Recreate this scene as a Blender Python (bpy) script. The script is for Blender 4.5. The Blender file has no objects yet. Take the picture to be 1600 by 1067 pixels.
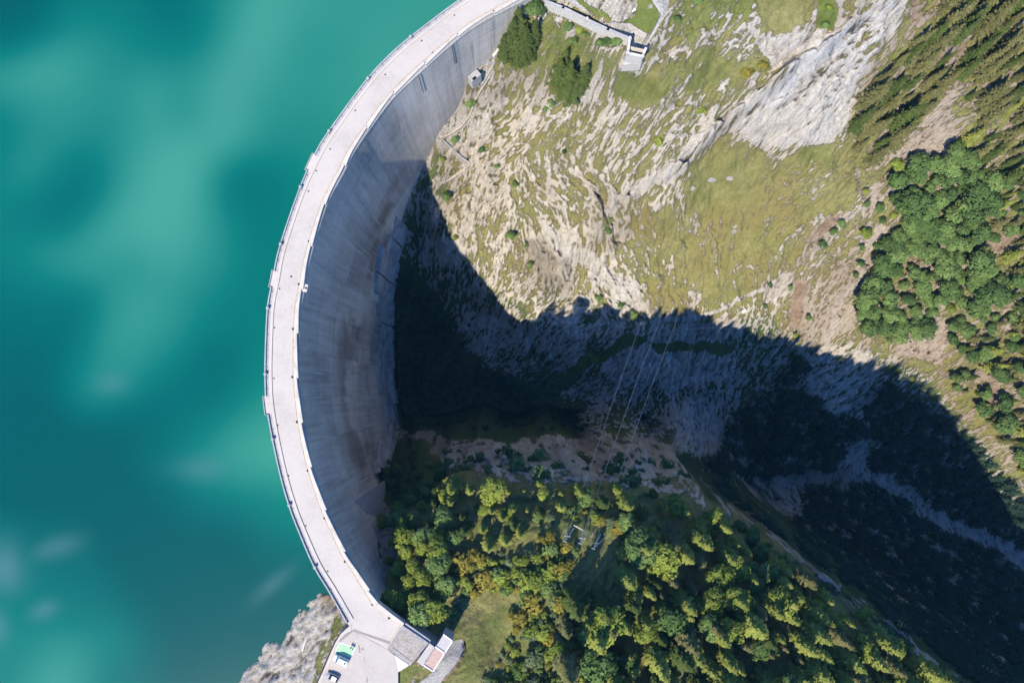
import bpy, bmesh, math, random
import numpy as np
from mathutils import Vector, Matrix, geometry
random.seed(7)
RNG = np.random.default_rng(11)
SC = bpy.context.scene
COL = SC.collection

# ------------------------------------------------------------------ camera model (nadir drone view)
H = 217.0; F = 1205.0; TH = math.atan(80 / 1205.0)
CT, ST = math.cos(TH), math.sin(TH)

def P(u, v, z):
    """photo pixel -> world x, y on the level z"""
    a = (np.asarray(u, float) - 800) / F; b = (533.5 - np.asarray(v, float)) / F
    t = (np.asarray(z, float) - H) / (b * ST - CT)
    return a * t, (b * CT + ST) * t

def proj(x, y, z):
    zz = z - H
    k = y * CT + zz * ST          # along camera up
    dep = y * ST - zz * CT        # depth
    return 800 + F * x / dep, 533.5 - F * k / dep

def W(u, v, z=0.0):
    x, y = P(u, v, z)
    return Vector((float(x), float(y), float(z)))

# ------------------------------------------------------------------ small helpers
def tag(o, label=None, cat=None, group=None, kind=None):
    if label: o['label'] = label
    if cat: o['category'] = cat
    if group: o['group'] = group
    if kind: o['kind'] = kind
    return o

def empty(name, loc, rz=0.0):
    o = bpy.data.objects.new(name, None); COL.objects.link(o)
    o.location = loc; o.rotation_euler = (0, 0, rz); o.empty_display_size = 0.5
    return o

def link(name, me, parent=None, mat=None):
    o = bpy.data.objects.new(name, me); COL.objects.link(o)
    if parent is not None: o.parent = parent
    if mat is not None and len(me.materials) == 0: me.materials.append(mat)
    return o

def mesh_np(name, verts, faces, uv=None, smooth=False):
    """faces: (n,4) or (n,3) array"""
    me = bpy.data.meshes.new(name)
    verts = np.asarray(verts, np.float32); faces = np.asarray(faces, np.int32)
    n, k = faces.shape
    me.vertices.add(len(verts)); me.vertices.foreach_set('co', verts.ravel())
    me.loops.add(n * k); me.loops.foreach_set('vertex_index', faces.ravel())
    me.polygons.add(n)
    me.polygons.foreach_set('loop_start', np.arange(0, n * k, k, dtype=np.int32))
    me.polygons.foreach_set('loop_total', np.full(n, k, np.int32))
    if smooth: me.polygons.foreach_set('use_smooth', np.ones(n, bool))
    if uv is not None:
        l = me.uv_layers.new(name='UVMap')
        l.data.foreach_set('uv', np.asarray(uv, np.float32)[faces.ravel()].ravel())
    me.update(calc_edges=True); me.validate()
    return me

class MB:
    """collects shapes, links them as one mesh object"""
    def __init__(s): s.bm = bmesh.new()
    def box(s, c, size, rz=0.0, bev=0.0):
        r = bmesh.ops.create_cube(s.bm, size=1.0)
        M = Matrix.Translation(Vector(c)) @ Matrix.Rotation(rz, 4, 'Z') @ Matrix.Diagonal((*size, 1))
        bmesh.ops.transform(s.bm, matrix=M, verts=r['verts'])
        if bev:
            es = {e for v in r['verts'] for e in v.link_edges}
            bmesh.ops.bevel(s.bm, geom=list(es), offset=bev, segments=1, affect='EDGES')
        return s
    def tube(s, a, b, r0, r1=None, n=8):
        a, b = Vector(a), Vector(b); d = b - a
        r1 = r0 if r1 is None else r1
        r = bmesh.ops.create_cone(s.bm, cap_ends=True, segments=n, radius1=r0, radius2=max(r1, 1e-4), depth=d.length)
        M = Matrix.Translation((a + b) / 2) @ d.to_track_quat('Z', 'Y').to_matrix().to_4x4()
        bmesh.ops.transform(s.bm, matrix=M, verts=r['verts'])
        return s
    def prism(s, pts, z0, z1):
        """pts: xy list (any winding); z1 may be a list"""
        n = len(pts)
        zt = z1 if isinstance(z1, (list, tuple)) else [z1] * n
        zb = z0 if isinstance(z0, (list, tuple)) else [z0] * n
        lo = [s.bm.verts.new((p[0], p[1], zb[i])) for i, p in enumerate(pts)]
        hi = [s.bm.verts.new((p[0], p[1], zt[i])) for i, p in enumerate(pts)]
        fs = [s.bm.faces.new(hi), s.bm.faces.new(lo[::-1])]
        for i in range(n):
            j = (i + 1) % n
            fs.append(s.bm.faces.new((lo[i], lo[j], hi[j], hi[i])))
        bmesh.ops.recalc_face_normals(s.bm, faces=fs)
        return s
    def quad(s, *p):
        s.bm.faces.new([s.bm.verts.new(q) for q in p]); return s
    def build(s, name, mat, parent=None, smooth=False):
        me = bpy.data.meshes.new(name); s.bm.to_mesh(me); s.bm.free()
        if smooth:
            for p in me.polygons: p.use_smooth = True
        return link(name, me, parent, mat)

# ------------------------------------------------------------------ numpy noise
_LAT = RNG.random((256, 256))
def vnoise(x, y):
    xi = np.floor(x).astype(int); yi = np.floor(y).astype(int)
    fx = x - xi; fy = y - yi
    fx = fx * fx * (3 - 2 * fx); fy = fy * fy * (3 - 2 * fy)
    a = _LAT[xi & 255, yi & 255]; b = _LAT[(xi + 1) & 255, yi & 255]
    c = _LAT[xi & 255, (yi + 1) & 255]; d = _LAT[(xi + 1) & 255, (yi + 1) & 255]
    return (a * (1 - fx) + b * fx) * (1 - fy) + (c * (1 - fx) + d * fx) * fy
def fbm(x, y, wl, octs=4, g=0.5):
    s = 0; a = 1; t = 0
    for i in range(octs):
        s = s + a * (vnoise(x / wl + 17.3 * i, y / wl + 5.1 * i) - .5); t += a; a *= g; wl *= .5
    return s / t * 2
def blur(A, sig):
    r = max(1, int(sig * 2.5)); k = np.exp(-np.arange(-r, r + 1) ** 2 / (2 * sig * sig)); k /= k.sum()
    for ax in (0, 1):
        pad = [(0, 0), (0, 0)]; pad[ax] = (r, r)
        B = np.pad(A, pad, mode='edge'); out = 0
        for i, w in enumerate(k):
            sl = [slice(None)] * 2; sl[ax] = slice(i, i + A.shape[ax]); out = out + w * B[tuple(sl)]
        A = out
    return A
def sstep(a, b, x):
    t = np.clip((x - a) / (b - a), 0, 1); return t * t * (3 - 2 * t)
def inpoly(u, v, poly):
    u = np.asarray(u); ins = np.zeros(u.shape, bool); n = len(poly)
    for i in range(n):
        x0, y0 = poly[i]; x1, y1 = poly[(i + 1) % n]
        c = (y0 > v) != (y1 > v)
        ins ^= c & (u < (x1 - x0) * (v - y0) / (y1 - y0 + 1e-12) + x0)
    return ins
def polydist(u, v, poly, closed=True):
    n = len(poly); best = np.full(np.shape(u), 1e9)
    for i in range(n if closed else n - 1):
        x0, y0 = poly[i]; x1, y1 = poly[(i + 1) % n]
        dx, dy = x1 - x0, y1 - y0
        t = np.clip(((u - x0) * dx + (v - y0) * dy) / (dx * dx + dy * dy + 1e-9), 0, 1)
        best = np.minimum(best, np.hypot(u - x0 - t * dx, v - y0 - t * dy))
    return best
def softpoly(u, v, poly, w):
    d = polydist(u, v, poly)
    return sstep(-w, w, np.where(inpoly(u, v, poly), d, -d))
# ------------------------------------------------------------------ materials
def new_mat(name):
    m = bpy.data.materials.new(name); m.use_nodes = True
    nt = m.node_tree; nt.nodes.clear()
    out = nt.nodes.new('ShaderNodeOutputMaterial')
    b = nt.nodes.new('ShaderNodeBsdfPrincipled'); b.inputs['Roughness'].default_value = .85
    b.inputs['Specular IOR Level'].default_value = .25
    nt.links.new(b.outputs[0], out.inputs[0])
    return m, nt, b
class N:
    """tiny node-graph writer"""
    def __init__(s, nt): s.nt = nt
    def sock(s, i, v):
        if hasattr(v, 'is_output'): s.nt.links.new(v, i)
        elif v is not None:
            if isinstance(v, (tuple, list)) and len(v) == 3 and i.type == 'RGBA': v = (*v, 1)
            i.default_value = v
    def noise(s, vec, scale, detail=4, rough=.55, dist=0.0):
        n = s.nt.nodes.new('ShaderNodeTexNoise'); s.sock(n.inputs['Vector'], vec)
        n.inputs['Scale'].default_value = scale; n.inputs['Detail'].default_value = detail
        n.inputs['Roughness'].default_value = rough; n.inputs['Distortion'].default_value = dist
        return n.outputs['Fac']
    def voro(s, vec, scale, feat='F1'):
        n = s.nt.nodes.new('ShaderNodeTexVoronoi'); n.feature = feat; s.sock(n.inputs['Vector'], vec)
        n.inputs['Scale'].default_value = scale; return n.outputs['Distance']
    def math(s, op, a, b=None, c=None, clamp=False):
        n = s.nt.nodes.new('ShaderNodeMath'); n.operation = op; n.use_clamp = clamp
        for i, v in enumerate((a, b, c)):
            if v is not None: s.sock(n.inputs[i], v)
        return n.outputs[0]
    def mix(s, f, a, b, blend='MIX'):
        n = s.nt.nodes.new('ShaderNodeMix'); n.data_type = 'RGBA'; n.blend_type = blend
        s.sock(n.inputs[0], f); s.sock(n.inputs[6], a); s.sock(n.inputs[7], b); return n.outputs[2]
    def ramp(s, f, stops, interp='LINEAR'):
        n = s.nt.nodes.new('ShaderNodeValToRGB'); n.color_ramp.interpolation = interp
        e = n.color_ramp.elements
        while len(e) < len(stops): e.new(.5)
        for k, (p, c) in enumerate(stops):
            e[k].position = p; e[k].color = (*c, 1) if not isinstance(c, (int, float)) else (c, c, c, 1)
        s.sock(n.inputs[0], f); return n.outputs[0]
    def step(s, f, a, b):
        n = s.nt.nodes.new('ShaderNodeMapRange'); n.interpolation_type = 'SMOOTHSTEP'
        s.sock(n.inputs[0], f); s.sock(n.inputs[1], a); s.sock(n.inputs[2], b)
        return n.outputs[0]
    def attr(s, name):
        n = s.nt.nodes.new('ShaderNodeAttribute'); n.attribute_name = name; return n
    def sep(s, c):
        n = s.nt.nodes.new('ShaderNodeSeparateColor'); s.sock(n.inputs[0], c); return n.outputs
    def sepv(s, c):
        n = s.nt.nodes.new('ShaderNodeSeparateXYZ'); s.sock(n.inputs[0], c); return n.outputs
    def comb(s, x, y, z):
        n = s.nt.nodes.new('ShaderNodeCombineXYZ')
        for i, v in enumerate((x, y, z)): s.sock(n.inputs[i], v)
        return n.outputs[0]
    def coord(s, which='Object'):
        return s.nt.nodes.new('ShaderNodeTexCoord').outputs[which]
    def geo(s, which='Position'):
        return s.nt.nodes.new('ShaderNodeNewGeometry').outputs[which]
    def bump(s, h, strength, dist):
        n = s.nt.nodes.new('ShaderNodeBump'); n.inputs['Strength'].default_value = strength
        n.inputs['Distance'].default_value = dist; s.sock(n.inputs['Height'], h); return n.outputs[0]
    def rand(s):
        return s.nt.nodes.new('ShaderNodeObjectInfo').outputs['Random']

def plain(name, col, rough=.8, var=.12, scale=1.2, metal=0.0, bump=0.0):
    m, nt, b = new_mat(name); g = N(nt); p = g.geo()
    n1 = g.noise(p, scale, 5, .6); n2 = g.noise(p, scale * 9, 3)
    f = g.math('ADD', g.math('MULTIPLY', n1, .65), g.math('MULTIPLY', n2, .35))
    lo = tuple(c * (1 - 1.6 * var) for c in col); hi = tuple(min(1, c * (1 + 1.2 * var)) for c in col)
    nt.links.new(g.ramp(f, [(.3, lo), (.7, hi)]), b.inputs['Base Color'])
    b.inputs['Roughness'].default_value = rough; b.inputs['Metallic'].default_value = metal
    if bump: nt.links.new(g.bump(n2, bump, .05), b.inputs['Normal'])
    return m

def mat_terrain():
    m, nt, b = new_mat('mountain_ground'); g = N(nt); p = g.geo()
    c1 = g.attr('cover'); A = g.sep(c1.outputs['Color']); bright = c1.outputs['Alpha']
    c2 = g.attr('cover2'); B = g.sep(c2.outputs['Color'])
    grass, soil, lic = A[0], A[1], A[2]
    gravel, lush, damp = B[0], B[1], B[2]  # damp: mask of painted gorge shade and dark rock tones
    nf = g.noise(p, .9, 8, .78); nm = g.noise(p, .16, 5, .6); nb = g.noise(p, .035, 4, .55); nff = g.noise(p, 2.6, 3, .6)
    # bare rock: bedding streaks, crevice shade set in the colour, pale weathered faces
    r = g.math('ADD', g.math('MULTIPLY', lic, .54), g.math('ADD', g.math('MULTIPLY', nf, .42), g.math('MULTIPLY', nm, .14)))
    rock = g.ramp(r, [(.29, (.075, .068, .06)), (.36, (.28, .25, .21)), (.43, (.52, .465, .38)), (.51, (.73, .67, .57)), (.63, (.82, .77, .68))])
    warm = g.mix(g.step(nb, .48, .62), rock, g.mix(.55, rock, (.36, .30, .215)))
    grey = g.mix(g.step(nm, .45, .7), warm, g.mix(.25, warm, (.36, .34, .33)))
    white = g.ramp(r, [(.29, (.11, .11, .12)), (.36, (.42, .41, .405)), (.43, (.66, .64, .61)), (.54, (.78, .76, .72)), (.68, (.84, .82, .79))])
    rock2 = g.mix(bright, grey, white)
    rock2 = g.mix(g.math('SUBTRACT', 1.0, g.math('MULTIPLY', bright, .8)), rock2, g.mix(1.0, rock2, (1.01, .965, .88), 'MULTIPLY'))
    rock2 = g.mix(.8, rock2, g.mix(1.0, rock2, g.ramp(g.noise(p, 3.2, 4, .75), [(.36, (.62, .62, .62)), (.56, (1.12, 1.12, 1.12))]), 'MULTIPLY'))
    dirt = g.ramp(g.math('ADD', g.math('MULTIPLY', nf, .6), g.math('MULTIPLY', nm, .4)), [(.3, (.20, .135, .09)), (.5, (.40, .29, .20)), (.72, (.53, .42, .31))])
    rock3 = g.mix(soil, rock2, dirt)
    dark = g.mix(damp, rock3, g.mix(.6, rock3, (.06, .07, .075)))  # painted shade darkens the rock colour
    # turf
    t = g.math('ADD', g.math('MULTIPLY', nf, .5), g.math('ADD', g.math('MULTIPLY', nm, .3), g.math('MULTIPLY', nff, .2)))
    olive = g.ramp(t, [(.30, (.085, .085, .026)), (.44, (.195, .182, .062)), (.56, (.29, .262, .108)), (.70, (.45, .38, .22))])
    olive = g.mix(g.step(nb, .46, .66), olive, g.mix(.5, olive, (.25, .185, .075)))
    green = g.ramp(t, [(.30, (.035, .070, .014)), (.48, (.105, .160, .028)), (.70, (.21, .25, .06))])
    turf = g.mix(lush, olive, green)
    n3 = g.noise(p, .60, 10, .80)
    pat = g.math('ADD', g.math('MULTIPLY', lic, .36), g.math('ADD', g.math('MULTIPLY', n3, .30), g.math('MULTIPLY', g.noise(p, 1.5, 6, .7), .34)))
    thr = g.math('MULTIPLY_ADD', grass, .62, .19)
    d = g.math('SUBTRACT', thr, pat)
    fac = g.step(d, -.03, .03)
    turf = g.mix(g.math('MULTIPLY', damp, .9), turf, (.012, .036, .030))  # gorge shade painted into the turf colour
    col = g.mix(fac, dark, turf)
    vc = g.step(g.voro(g.comb(g.math('ADD', g.sepv(p)[0], g.math('MULTIPLY', n3, 5)), g.math('ADD', g.sepv(p)[1], g.math('MULTIPLY', nf, 4)), 0), .34, 'DISTANCE_TO_EDGE'), .05, .0)
    col = g.mix(g.math('MULTIPLY', g.math('MULTIPLY', vc, g.math('SUBTRACT', 1.0, fac)), .4), col, (.07, .062, .055))
    gr = g.ramp(nff, [(.3, (.25, .235, .21)), (.55, (.40, .375, .34)), (.75, (.52, .49, .45))])
    gf = g.step(g.math('ADD', gravel, g.math('MULTIPLY', g.math('SUBTRACT', nf, .5), .7)), .42, .58)
    gr = g.mix(g.math('MULTIPLY', damp, .7), gr, (.12, .125, .13))  # gravel darkened by the same mask
    col = g.mix(gf, col, gr)
    nt.links.new(col, b.inputs['Base Color'])
    b.inputs['Roughness'].default_value = .95; b.inputs['Specular IOR Level'].default_value = .1
    h = g.math('ADD', g.math('MULTIPLY', nf, .7), g.math('MULTIPLY', nff, .3))
    hs = g.math('MULTIPLY', h, g.math('MULTIPLY_ADD', fac, -.55, 1.0))
    hs = g.math('MULTIPLY', hs, g.math('MULTIPLY_ADD', gf, -.8, 1.0))
    nt.links.new(g.bump(hs, 1.0, 2.4), b.inputs['Normal'])
    return m

def mat_water():
    m, nt, b = new_mat('glacial_water'); g = N(nt); p = g.geo()
    c = g.sep(g.attr('tint_reflection').outputs['Color'])
    n = g.noise(p, .02, 3, .5)
    t = g.math('ADD', c[0], g.math('MULTIPLY', g.math('SUBTRACT', n, .5), .08), clamp=True)
    col = g.ramp(t, [(0, (.000, .064, .060)), (.22, (.000, .086, .075)), (.45, (.002, .118, .094)), (.7, (.016, .160, .118)), (1, (.040, .215, .152))])
    col = g.mix(g.math('MULTIPLY', c[1], .5), col, (.10, .19, .21))  # cloud reflections mixed in as grey colour
    nt.links.new(col, b.inputs['Base Color'])
    b.inputs['Roughness'].default_value = .22; b.inputs['IOR'].default_value = 1.33
    w = g.math('ADD', g.noise(p, .9, 3, .6), g.noise(p, 4.0, 2))
    nt.links.new(g.bump(w, .12, .06), b.inputs['Normal'])
    return m

def mat_dam_face():
    """u = metres along the crest, v = height below it"""
    m, nt, b = new_mat('dam_concrete'); g = N(nt)
    uv = g.nt.nodes.new('ShaderNodeUVMap'); q = g.sepv(uv.outputs[0]); s, z = q[0], q[1]
    big = g.noise(g.comb(g.math('MULTIPLY', s, .035), g.math('MULTIPLY', z, .02), 0), 1, 4, .6)
    streak = g.noise(g.comb(g.math('MULTIPLY', s, .55), g.math('MULTIPLY', z, .022), 3.0), 1, 5, .65)
    fine = g.noise(g.comb(s, z, 0), .8, 6, .7)
    lift = g.noise(g.comb(g.math('MULTIPLY', s, .02), g.math('MULTIPLY', z, .55), 7.0), 1, 3, .6)
    base = g.ramp(g.math('ADD', g.math('MULTIPLY', big, .42), g.math('ADD', g.math('MULTIPLY', streak, .32), g.math('ADD', g.math('MULTIPLY', fine, .16), g.math('MULTIPLY', lift, .14)))),
                  [(.36, (.19, .19, .19)), (.48, (.36, .355, .345)), (.62, (.55, .54, .52))])
    # construction joints: every 2.2 m lift, every 13 m vertical
    lj = g.math('ABSOLUTE', g.math('SUBTRACT', g.math('FRACT', g.math('DIVIDE', z, 2.2)), .5))
    base = g.mix(g.math('MULTIPLY', g.step(lj, .44, .49), .28), base, (.16, .16, .17))
    vj = g.math('ABSOLUTE', g.math('SUBTRACT', g.math('FRACT', g.math('DIVIDE', s, 13.0)), .5))
    base = g.mix(g.math('MULTIPLY', g.step(vj, .480, .496), .35), base, (.17, .17, .17))
    cell = nt.nodes.new('ShaderNodeTexWhiteNoise'); cell.noise_dimensions = '2D'
    sc_ = g.math('FLOOR', g.math('DIVIDE', s, 13.0))
    zc_ = g.math('FLOOR', g.math('DIVIDE', g.math('ADD', z, g.math('MULTIPLY', g.math('SINE', g.math('MULTIPLY', sc_, 12.9)), 9.0)), 21.0))
    nt.links.new(g.comb(sc_, zc_, 0), cell.inputs['Vector'])
    tone = g.math('MULTIPLY_ADD', cell.outputs['Value'], .42, .80)
    depth = g.step(z, -18, -50)
    base = g.mix(depth, base, g.mix(1.0, base, g.comb(tone, tone, tone), 'MULTIPLY'))
    pj = g.math('MULTIPLY', g.step(vj, .455, .49), g.step(g.noise(g.comb(sc_, g.math('MULTIPLY', z, .06), 4.0), 1, 3, .6), .50, .62))
    base = g.mix(g.math('MULTIPLY', pj, .55), base, (.60, .59, .57))
    # brown seepage band and dark wet runs
    band = g.math('MULTIPLY', g.step(z, -38, -62), g.step(z, -122, -82))
    bn = g.step(g.noise(g.comb(g.math('MULTIPLY', s, .045), g.math('MULTIPLY', z, .03), 11.0), 1, 4, .6), .44, .66)
    base = g.mix(g.math('MULTIPLY', g.math('MULTIPLY', band, bn), .75), base, (.155, .105, .085))
    wet = g.step(g.noise(g.comb(g.math('MULTIPLY', s, .20), g.math('MULTIPLY', z, .014), 21.0), 1, 5, .7), .56, .72)
    base = g.mix(g.math('MULTIPLY', wet, .5), base, (.085, .085, .085))
    # pale lime runs that start at a joint
    lime = g.step(g.noise(g.comb(g.math('MULTIPLY', s, .85), g.math('MULTIPLY', z, .03), 31.0), 1, 3, .5), .63, .72)
    base = g.mix(g.math('MULTIPLY', lime, .65), base, (.55, .54, .52))
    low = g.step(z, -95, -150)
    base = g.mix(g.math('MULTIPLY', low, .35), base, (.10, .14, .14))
    base = g.mix(1.0, base, (1.04, .97, .87), 'MULTIPLY')
    nt.links.new(base, b.inputs['Base Color']); b.inputs['Roughness'].default_value = .9
    nt.links.new(g.bump(g.math('ADD', fine, g.math('MULTIPLY', lift, .5)), .35, .25), b.inputs['Normal'])
    return m

def mat_road(name, col=(.55, .535, .525)):
    m, nt, b = new_mat(name); g = N(nt); p = g.geo()
    n1 = g.noise(p, .12, 5, .6); n2 = g.noise(p, 1.1, 5, .65); n3 = g.noise(p, 9, 2)
    f = g.math('ADD', g.math('MULTIPLY', n1, .5), g.math('ADD', g.math('MULTIPLY', n2, .35), g.math('MULTIPLY', n3, .15)))
    c = g.ramp(f, [(.32, tuple(k * .80 for k in col)), (.5, col), (.7, tuple(min(k * 1.10, 1) for k in col))])
    st = g.step(g.noise(p, .45, 6, .72), .60, .72)
    c = g.mix(g.math('MULTIPLY', st, .22), c, (.36, .31, .27))
    nt.links.new(c, b.inputs['Base Color']); b.inputs['Roughness'].default_value = .9
    nt.links.new(g.bump(n3, .3, .02), b.inputs['Normal'])
    return m

def mat_parapet():
    m, nt, b = new_mat('parapet_concrete'); g = N(nt); p = g.geo()
    n1 = g.noise(p, .35, 5, .65); n2 = g.noise(p, 3.0, 4, .7)
    f = g.math('ADD', g.math('MULTIPLY', n1, .5), g.math('MULTIPLY', n2, .5))
    c = g.ramp(f, [(.33, (.30, .255, .20)), (.47, (.50, .455, .385)), (.7, (.60, .56, .50))])
    nt.links.new(c, b.inputs['Base Color']); b.inputs['Roughness'].default_value = .9
    return m

def mat_leaf(name, lo, mid, hi, spread=.35):
    m = bpy.data.materials.new(name); m.use_nodes = True; nt = m.node_tree; nt.nodes.clear(); g = N(nt)
    out = nt.nodes.new('ShaderNodeOutputMaterial')
    p = g.geo(); n = g.noise(p, .55, 4, .65); n2 = g.noise(p, 2.4, 2)
    f = g.math('ADD', g.math('MULTIPLY', n, .65), g.math('MULTIPLY', n2, .35))
    c = g.ramp(f, [(.30, lo), (.5, mid), (.72, hi)])
    rn = g.rand()
    c = g.mix(g.math('MULTIPLY', g.math('SUBTRACT', 1.0, rn), spread), c, (lo[0] * .8, lo[1] * .85, lo[2]))
    d = nt.nodes.new('ShaderNodeBsdfDiffuse'); t = nt.nodes.new('ShaderNodeBsdfTranslucent')
    nt.links.new(c, d.inputs[0]); nt.links.new(c, t.inputs[0])
    mx = nt.nodes.new('ShaderNodeMixShader'); mx.inputs[0].default_value = .28
    nt.links.new(d.outputs[0], mx.inputs[1]); nt.links.new(t.outputs[0], mx.inputs[2]); nt.links.new(mx.outputs[0], out.inputs[0])
    return m

M = {}
M['terrain'] = mat_terrain(); M['water'] = mat_water(); M['face'] = mat_dam_face()
M['road'] = mat_road('crest_road', (.465, .42, .37)); M['asphalt'] = mat_road('car_park_surface', (.43, .385, .335)); M['parapet'] = mat_parapet()
M['walk'] = mat_road('walkway_concrete', (.50, .445, .39))
M['concrete'] = plain('grey_concrete', (.36, .355, .35), .9, .2, .6, bump=.3)
M['footing'] = plain('footing_concrete', (.36, .355, .35), .9, .42, .16, bump=.4)
M['pathway'] = plain('path_gravel', (.36, .31, .25), .95, .3, .9)
M['gutter'] = plain('stained_gutter', (.36, .29, .22), .9, .4, .8)
M['pale'] = plain('pale_concrete', (.56, .53, .49), .9, .12, .7)
M['strip'] = plain('dark_paving', (.27, .235, .22), .9, .15, 1.5)
M['iron'] = plain('dark_iron', (.035, .03, .03), .6, .2, 4)
M['rail'] = plain('brown_rail', (.055, .04, .045), .6, .2, 4)
M['steel'] = plain('galvanised_steel', (.36, .37, .39), .5, .12, 3, .4)
M['wire'] = plain('bright_wire', (.60, .59, .57), .6, .05, 3)
M['wood'] = plain('grey_timber', (.70, .65, .56), .85, .2, 2.0)
M['bark'] = plain('bark', (.13, .095, .07), .95, .3, 2.0)
M['deadwood'] = plain('dead_wood', (.36, .31, .265), .9, .25, 2.0)
M['white'] = plain('white_paint', (.80, .80, .79), .35, .02, 2)
M['greycar'] = plain('grey_car_paint', (.42, .42, .44), .3, .04, 2, .4)
M['glass'] = plain('car_glass', (.03, .04, .05), .08, .05, 2)
M['tyre'] = plain('tyre_rubber', (.02, .02, .02), .8, .1, 4)
M['lamp'] = plain('lamp_lens', (.75, .75, .72), .2, .03, 3)
M['green'] = plain('green_bay_paint', (.33, .74, .32), .8, .06, 2.5)
M['line'] = plain('white_line_paint', (.80, .79, .76), .8, .06, 3)
M['gravelroof'] = plain('gravel_roof', (.34, .30, .255), .95, .35, 1.6)
M['greyroof'] = plain('grey_roof', (.42, .395, .375), .9, .08, 1.2)
M['redroof'] = plain('red_gravel_roof', (.45, .32, .26), .95, .22, 2.4)
M['slab'] = plain('stone_border', (.32, .30, .285), .9, .25, 1.4)
M['stone'] = plain('pale_masonry', (.50, .465, .40), .95, .18, 1.3, bump=.4)
M['boulder'] = plain('boulder_stone', (.29, .275, .25), .95, .3, .8, bump=.6)
M['skin'] = plain('skin', (.52, .33, .25), .6, .05, 5)
M['shirt'] = plain('pale_shirt', (.62, .50, .45), .8, .05, 5)
M['dark'] = plain('dark_cloth', (.03, .03, .035), .8, .1, 5)
M['shaft'] = plain('black_opening', (.012, .012, .013), .9, .1, 3)
# ------------------------------------------------------------------ dam crest line (pairs: downstream edge, upstream edge), crest level z = 0
PAIRS = [((832, -8), (806, -52)), ((797, 10), (766, -30)), ((750, 35), (722, -1)), ((712, 62), (682, 28)), ((650, 117), (618, 79)), ((607, 160), (571, 129)), ((555, 232), (513, 208)),
         ((537, 267), (493, 241)), ((510, 318), (467, 300)), ((484, 400), (437, 388)), ((475, 447), (427, 437)), ((468, 490), (418.5, 482)), ((466, 561), (415, 560)),
         ((467, 599), (415, 600)), ((470, 628), (417, 633)), ((476, 675), (426, 685)), ((488, 729), (439, 744)), ((501, 769), (451, 786)), ((512, 799), (463, 819)),
         ((540, 860), (490, 882)), ((560, 892), (514, 922)), ((590, 940), (543, 973))]
def catmull(pts, per=16):
    pts = [Vector(p) for p in pts]; out = []
    pts = [pts[0] * 2 - pts[1]] + pts + [pts[-1] * 2 - pts[-2]]
    for i in range(1, len(pts) - 2):
        p0, p1, p2, p3 = pts[i - 1:i + 3]
        for k in range(per):
            t = k / per
            out.append(.5 * ((2 * p1) + (p2 - p0) * t + (2 * p0 - 5 * p1 + 4 * p2 - p3) * t * t + (3 * p1 - p0 - 3 * p2 + p3) * t ** 3))
    out.append(pts[-2]); return out
_in = catmull([W(*a).to_2d() for a, b in PAIRS]); _ou = catmull([W(*b).to_2d() for a, b in PAIRS])
def resample(A, B, n):
    A = np.array([tuple(p) for p in A]); B = np.array([tuple(p) for p in B])
    L = np.r_[0, np.cumsum(np.hypot(*np.diff(A, axis=0).T))]
    s = np.linspace(0, L[-1], n)
    f = lambda X: np.c_[np.interp(s, L, X[:, 0]), np.interp(s, L, X[:, 1])]
    return f(A), f(B), s
NC = 360
INN, OUT, SS = resample(_in, _ou, NC)
for _ in range(3):
    for X in (INN, OUT): X[1:-1] = (X[:-2] + 2 * X[1:-1] + X[2:]) / 4
NRM = INN - OUT; NRM /= np.linalg.norm(NRM, axis=1)[:, None]      # points downstream
def dam_depth_at(u, v):
    """depth at which the sight line through a toe pixel meets the downstream face"""
    ds = np.arange(0, 185, .5); x, y = P(u, v, -ds)
    D = np.min(np.hypot(x[:, None] - INN[None, :, 0], y[:, None] - INN[None, :, 1]), axis=1)
    return float(ds[int(np.argmin(D))])
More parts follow.
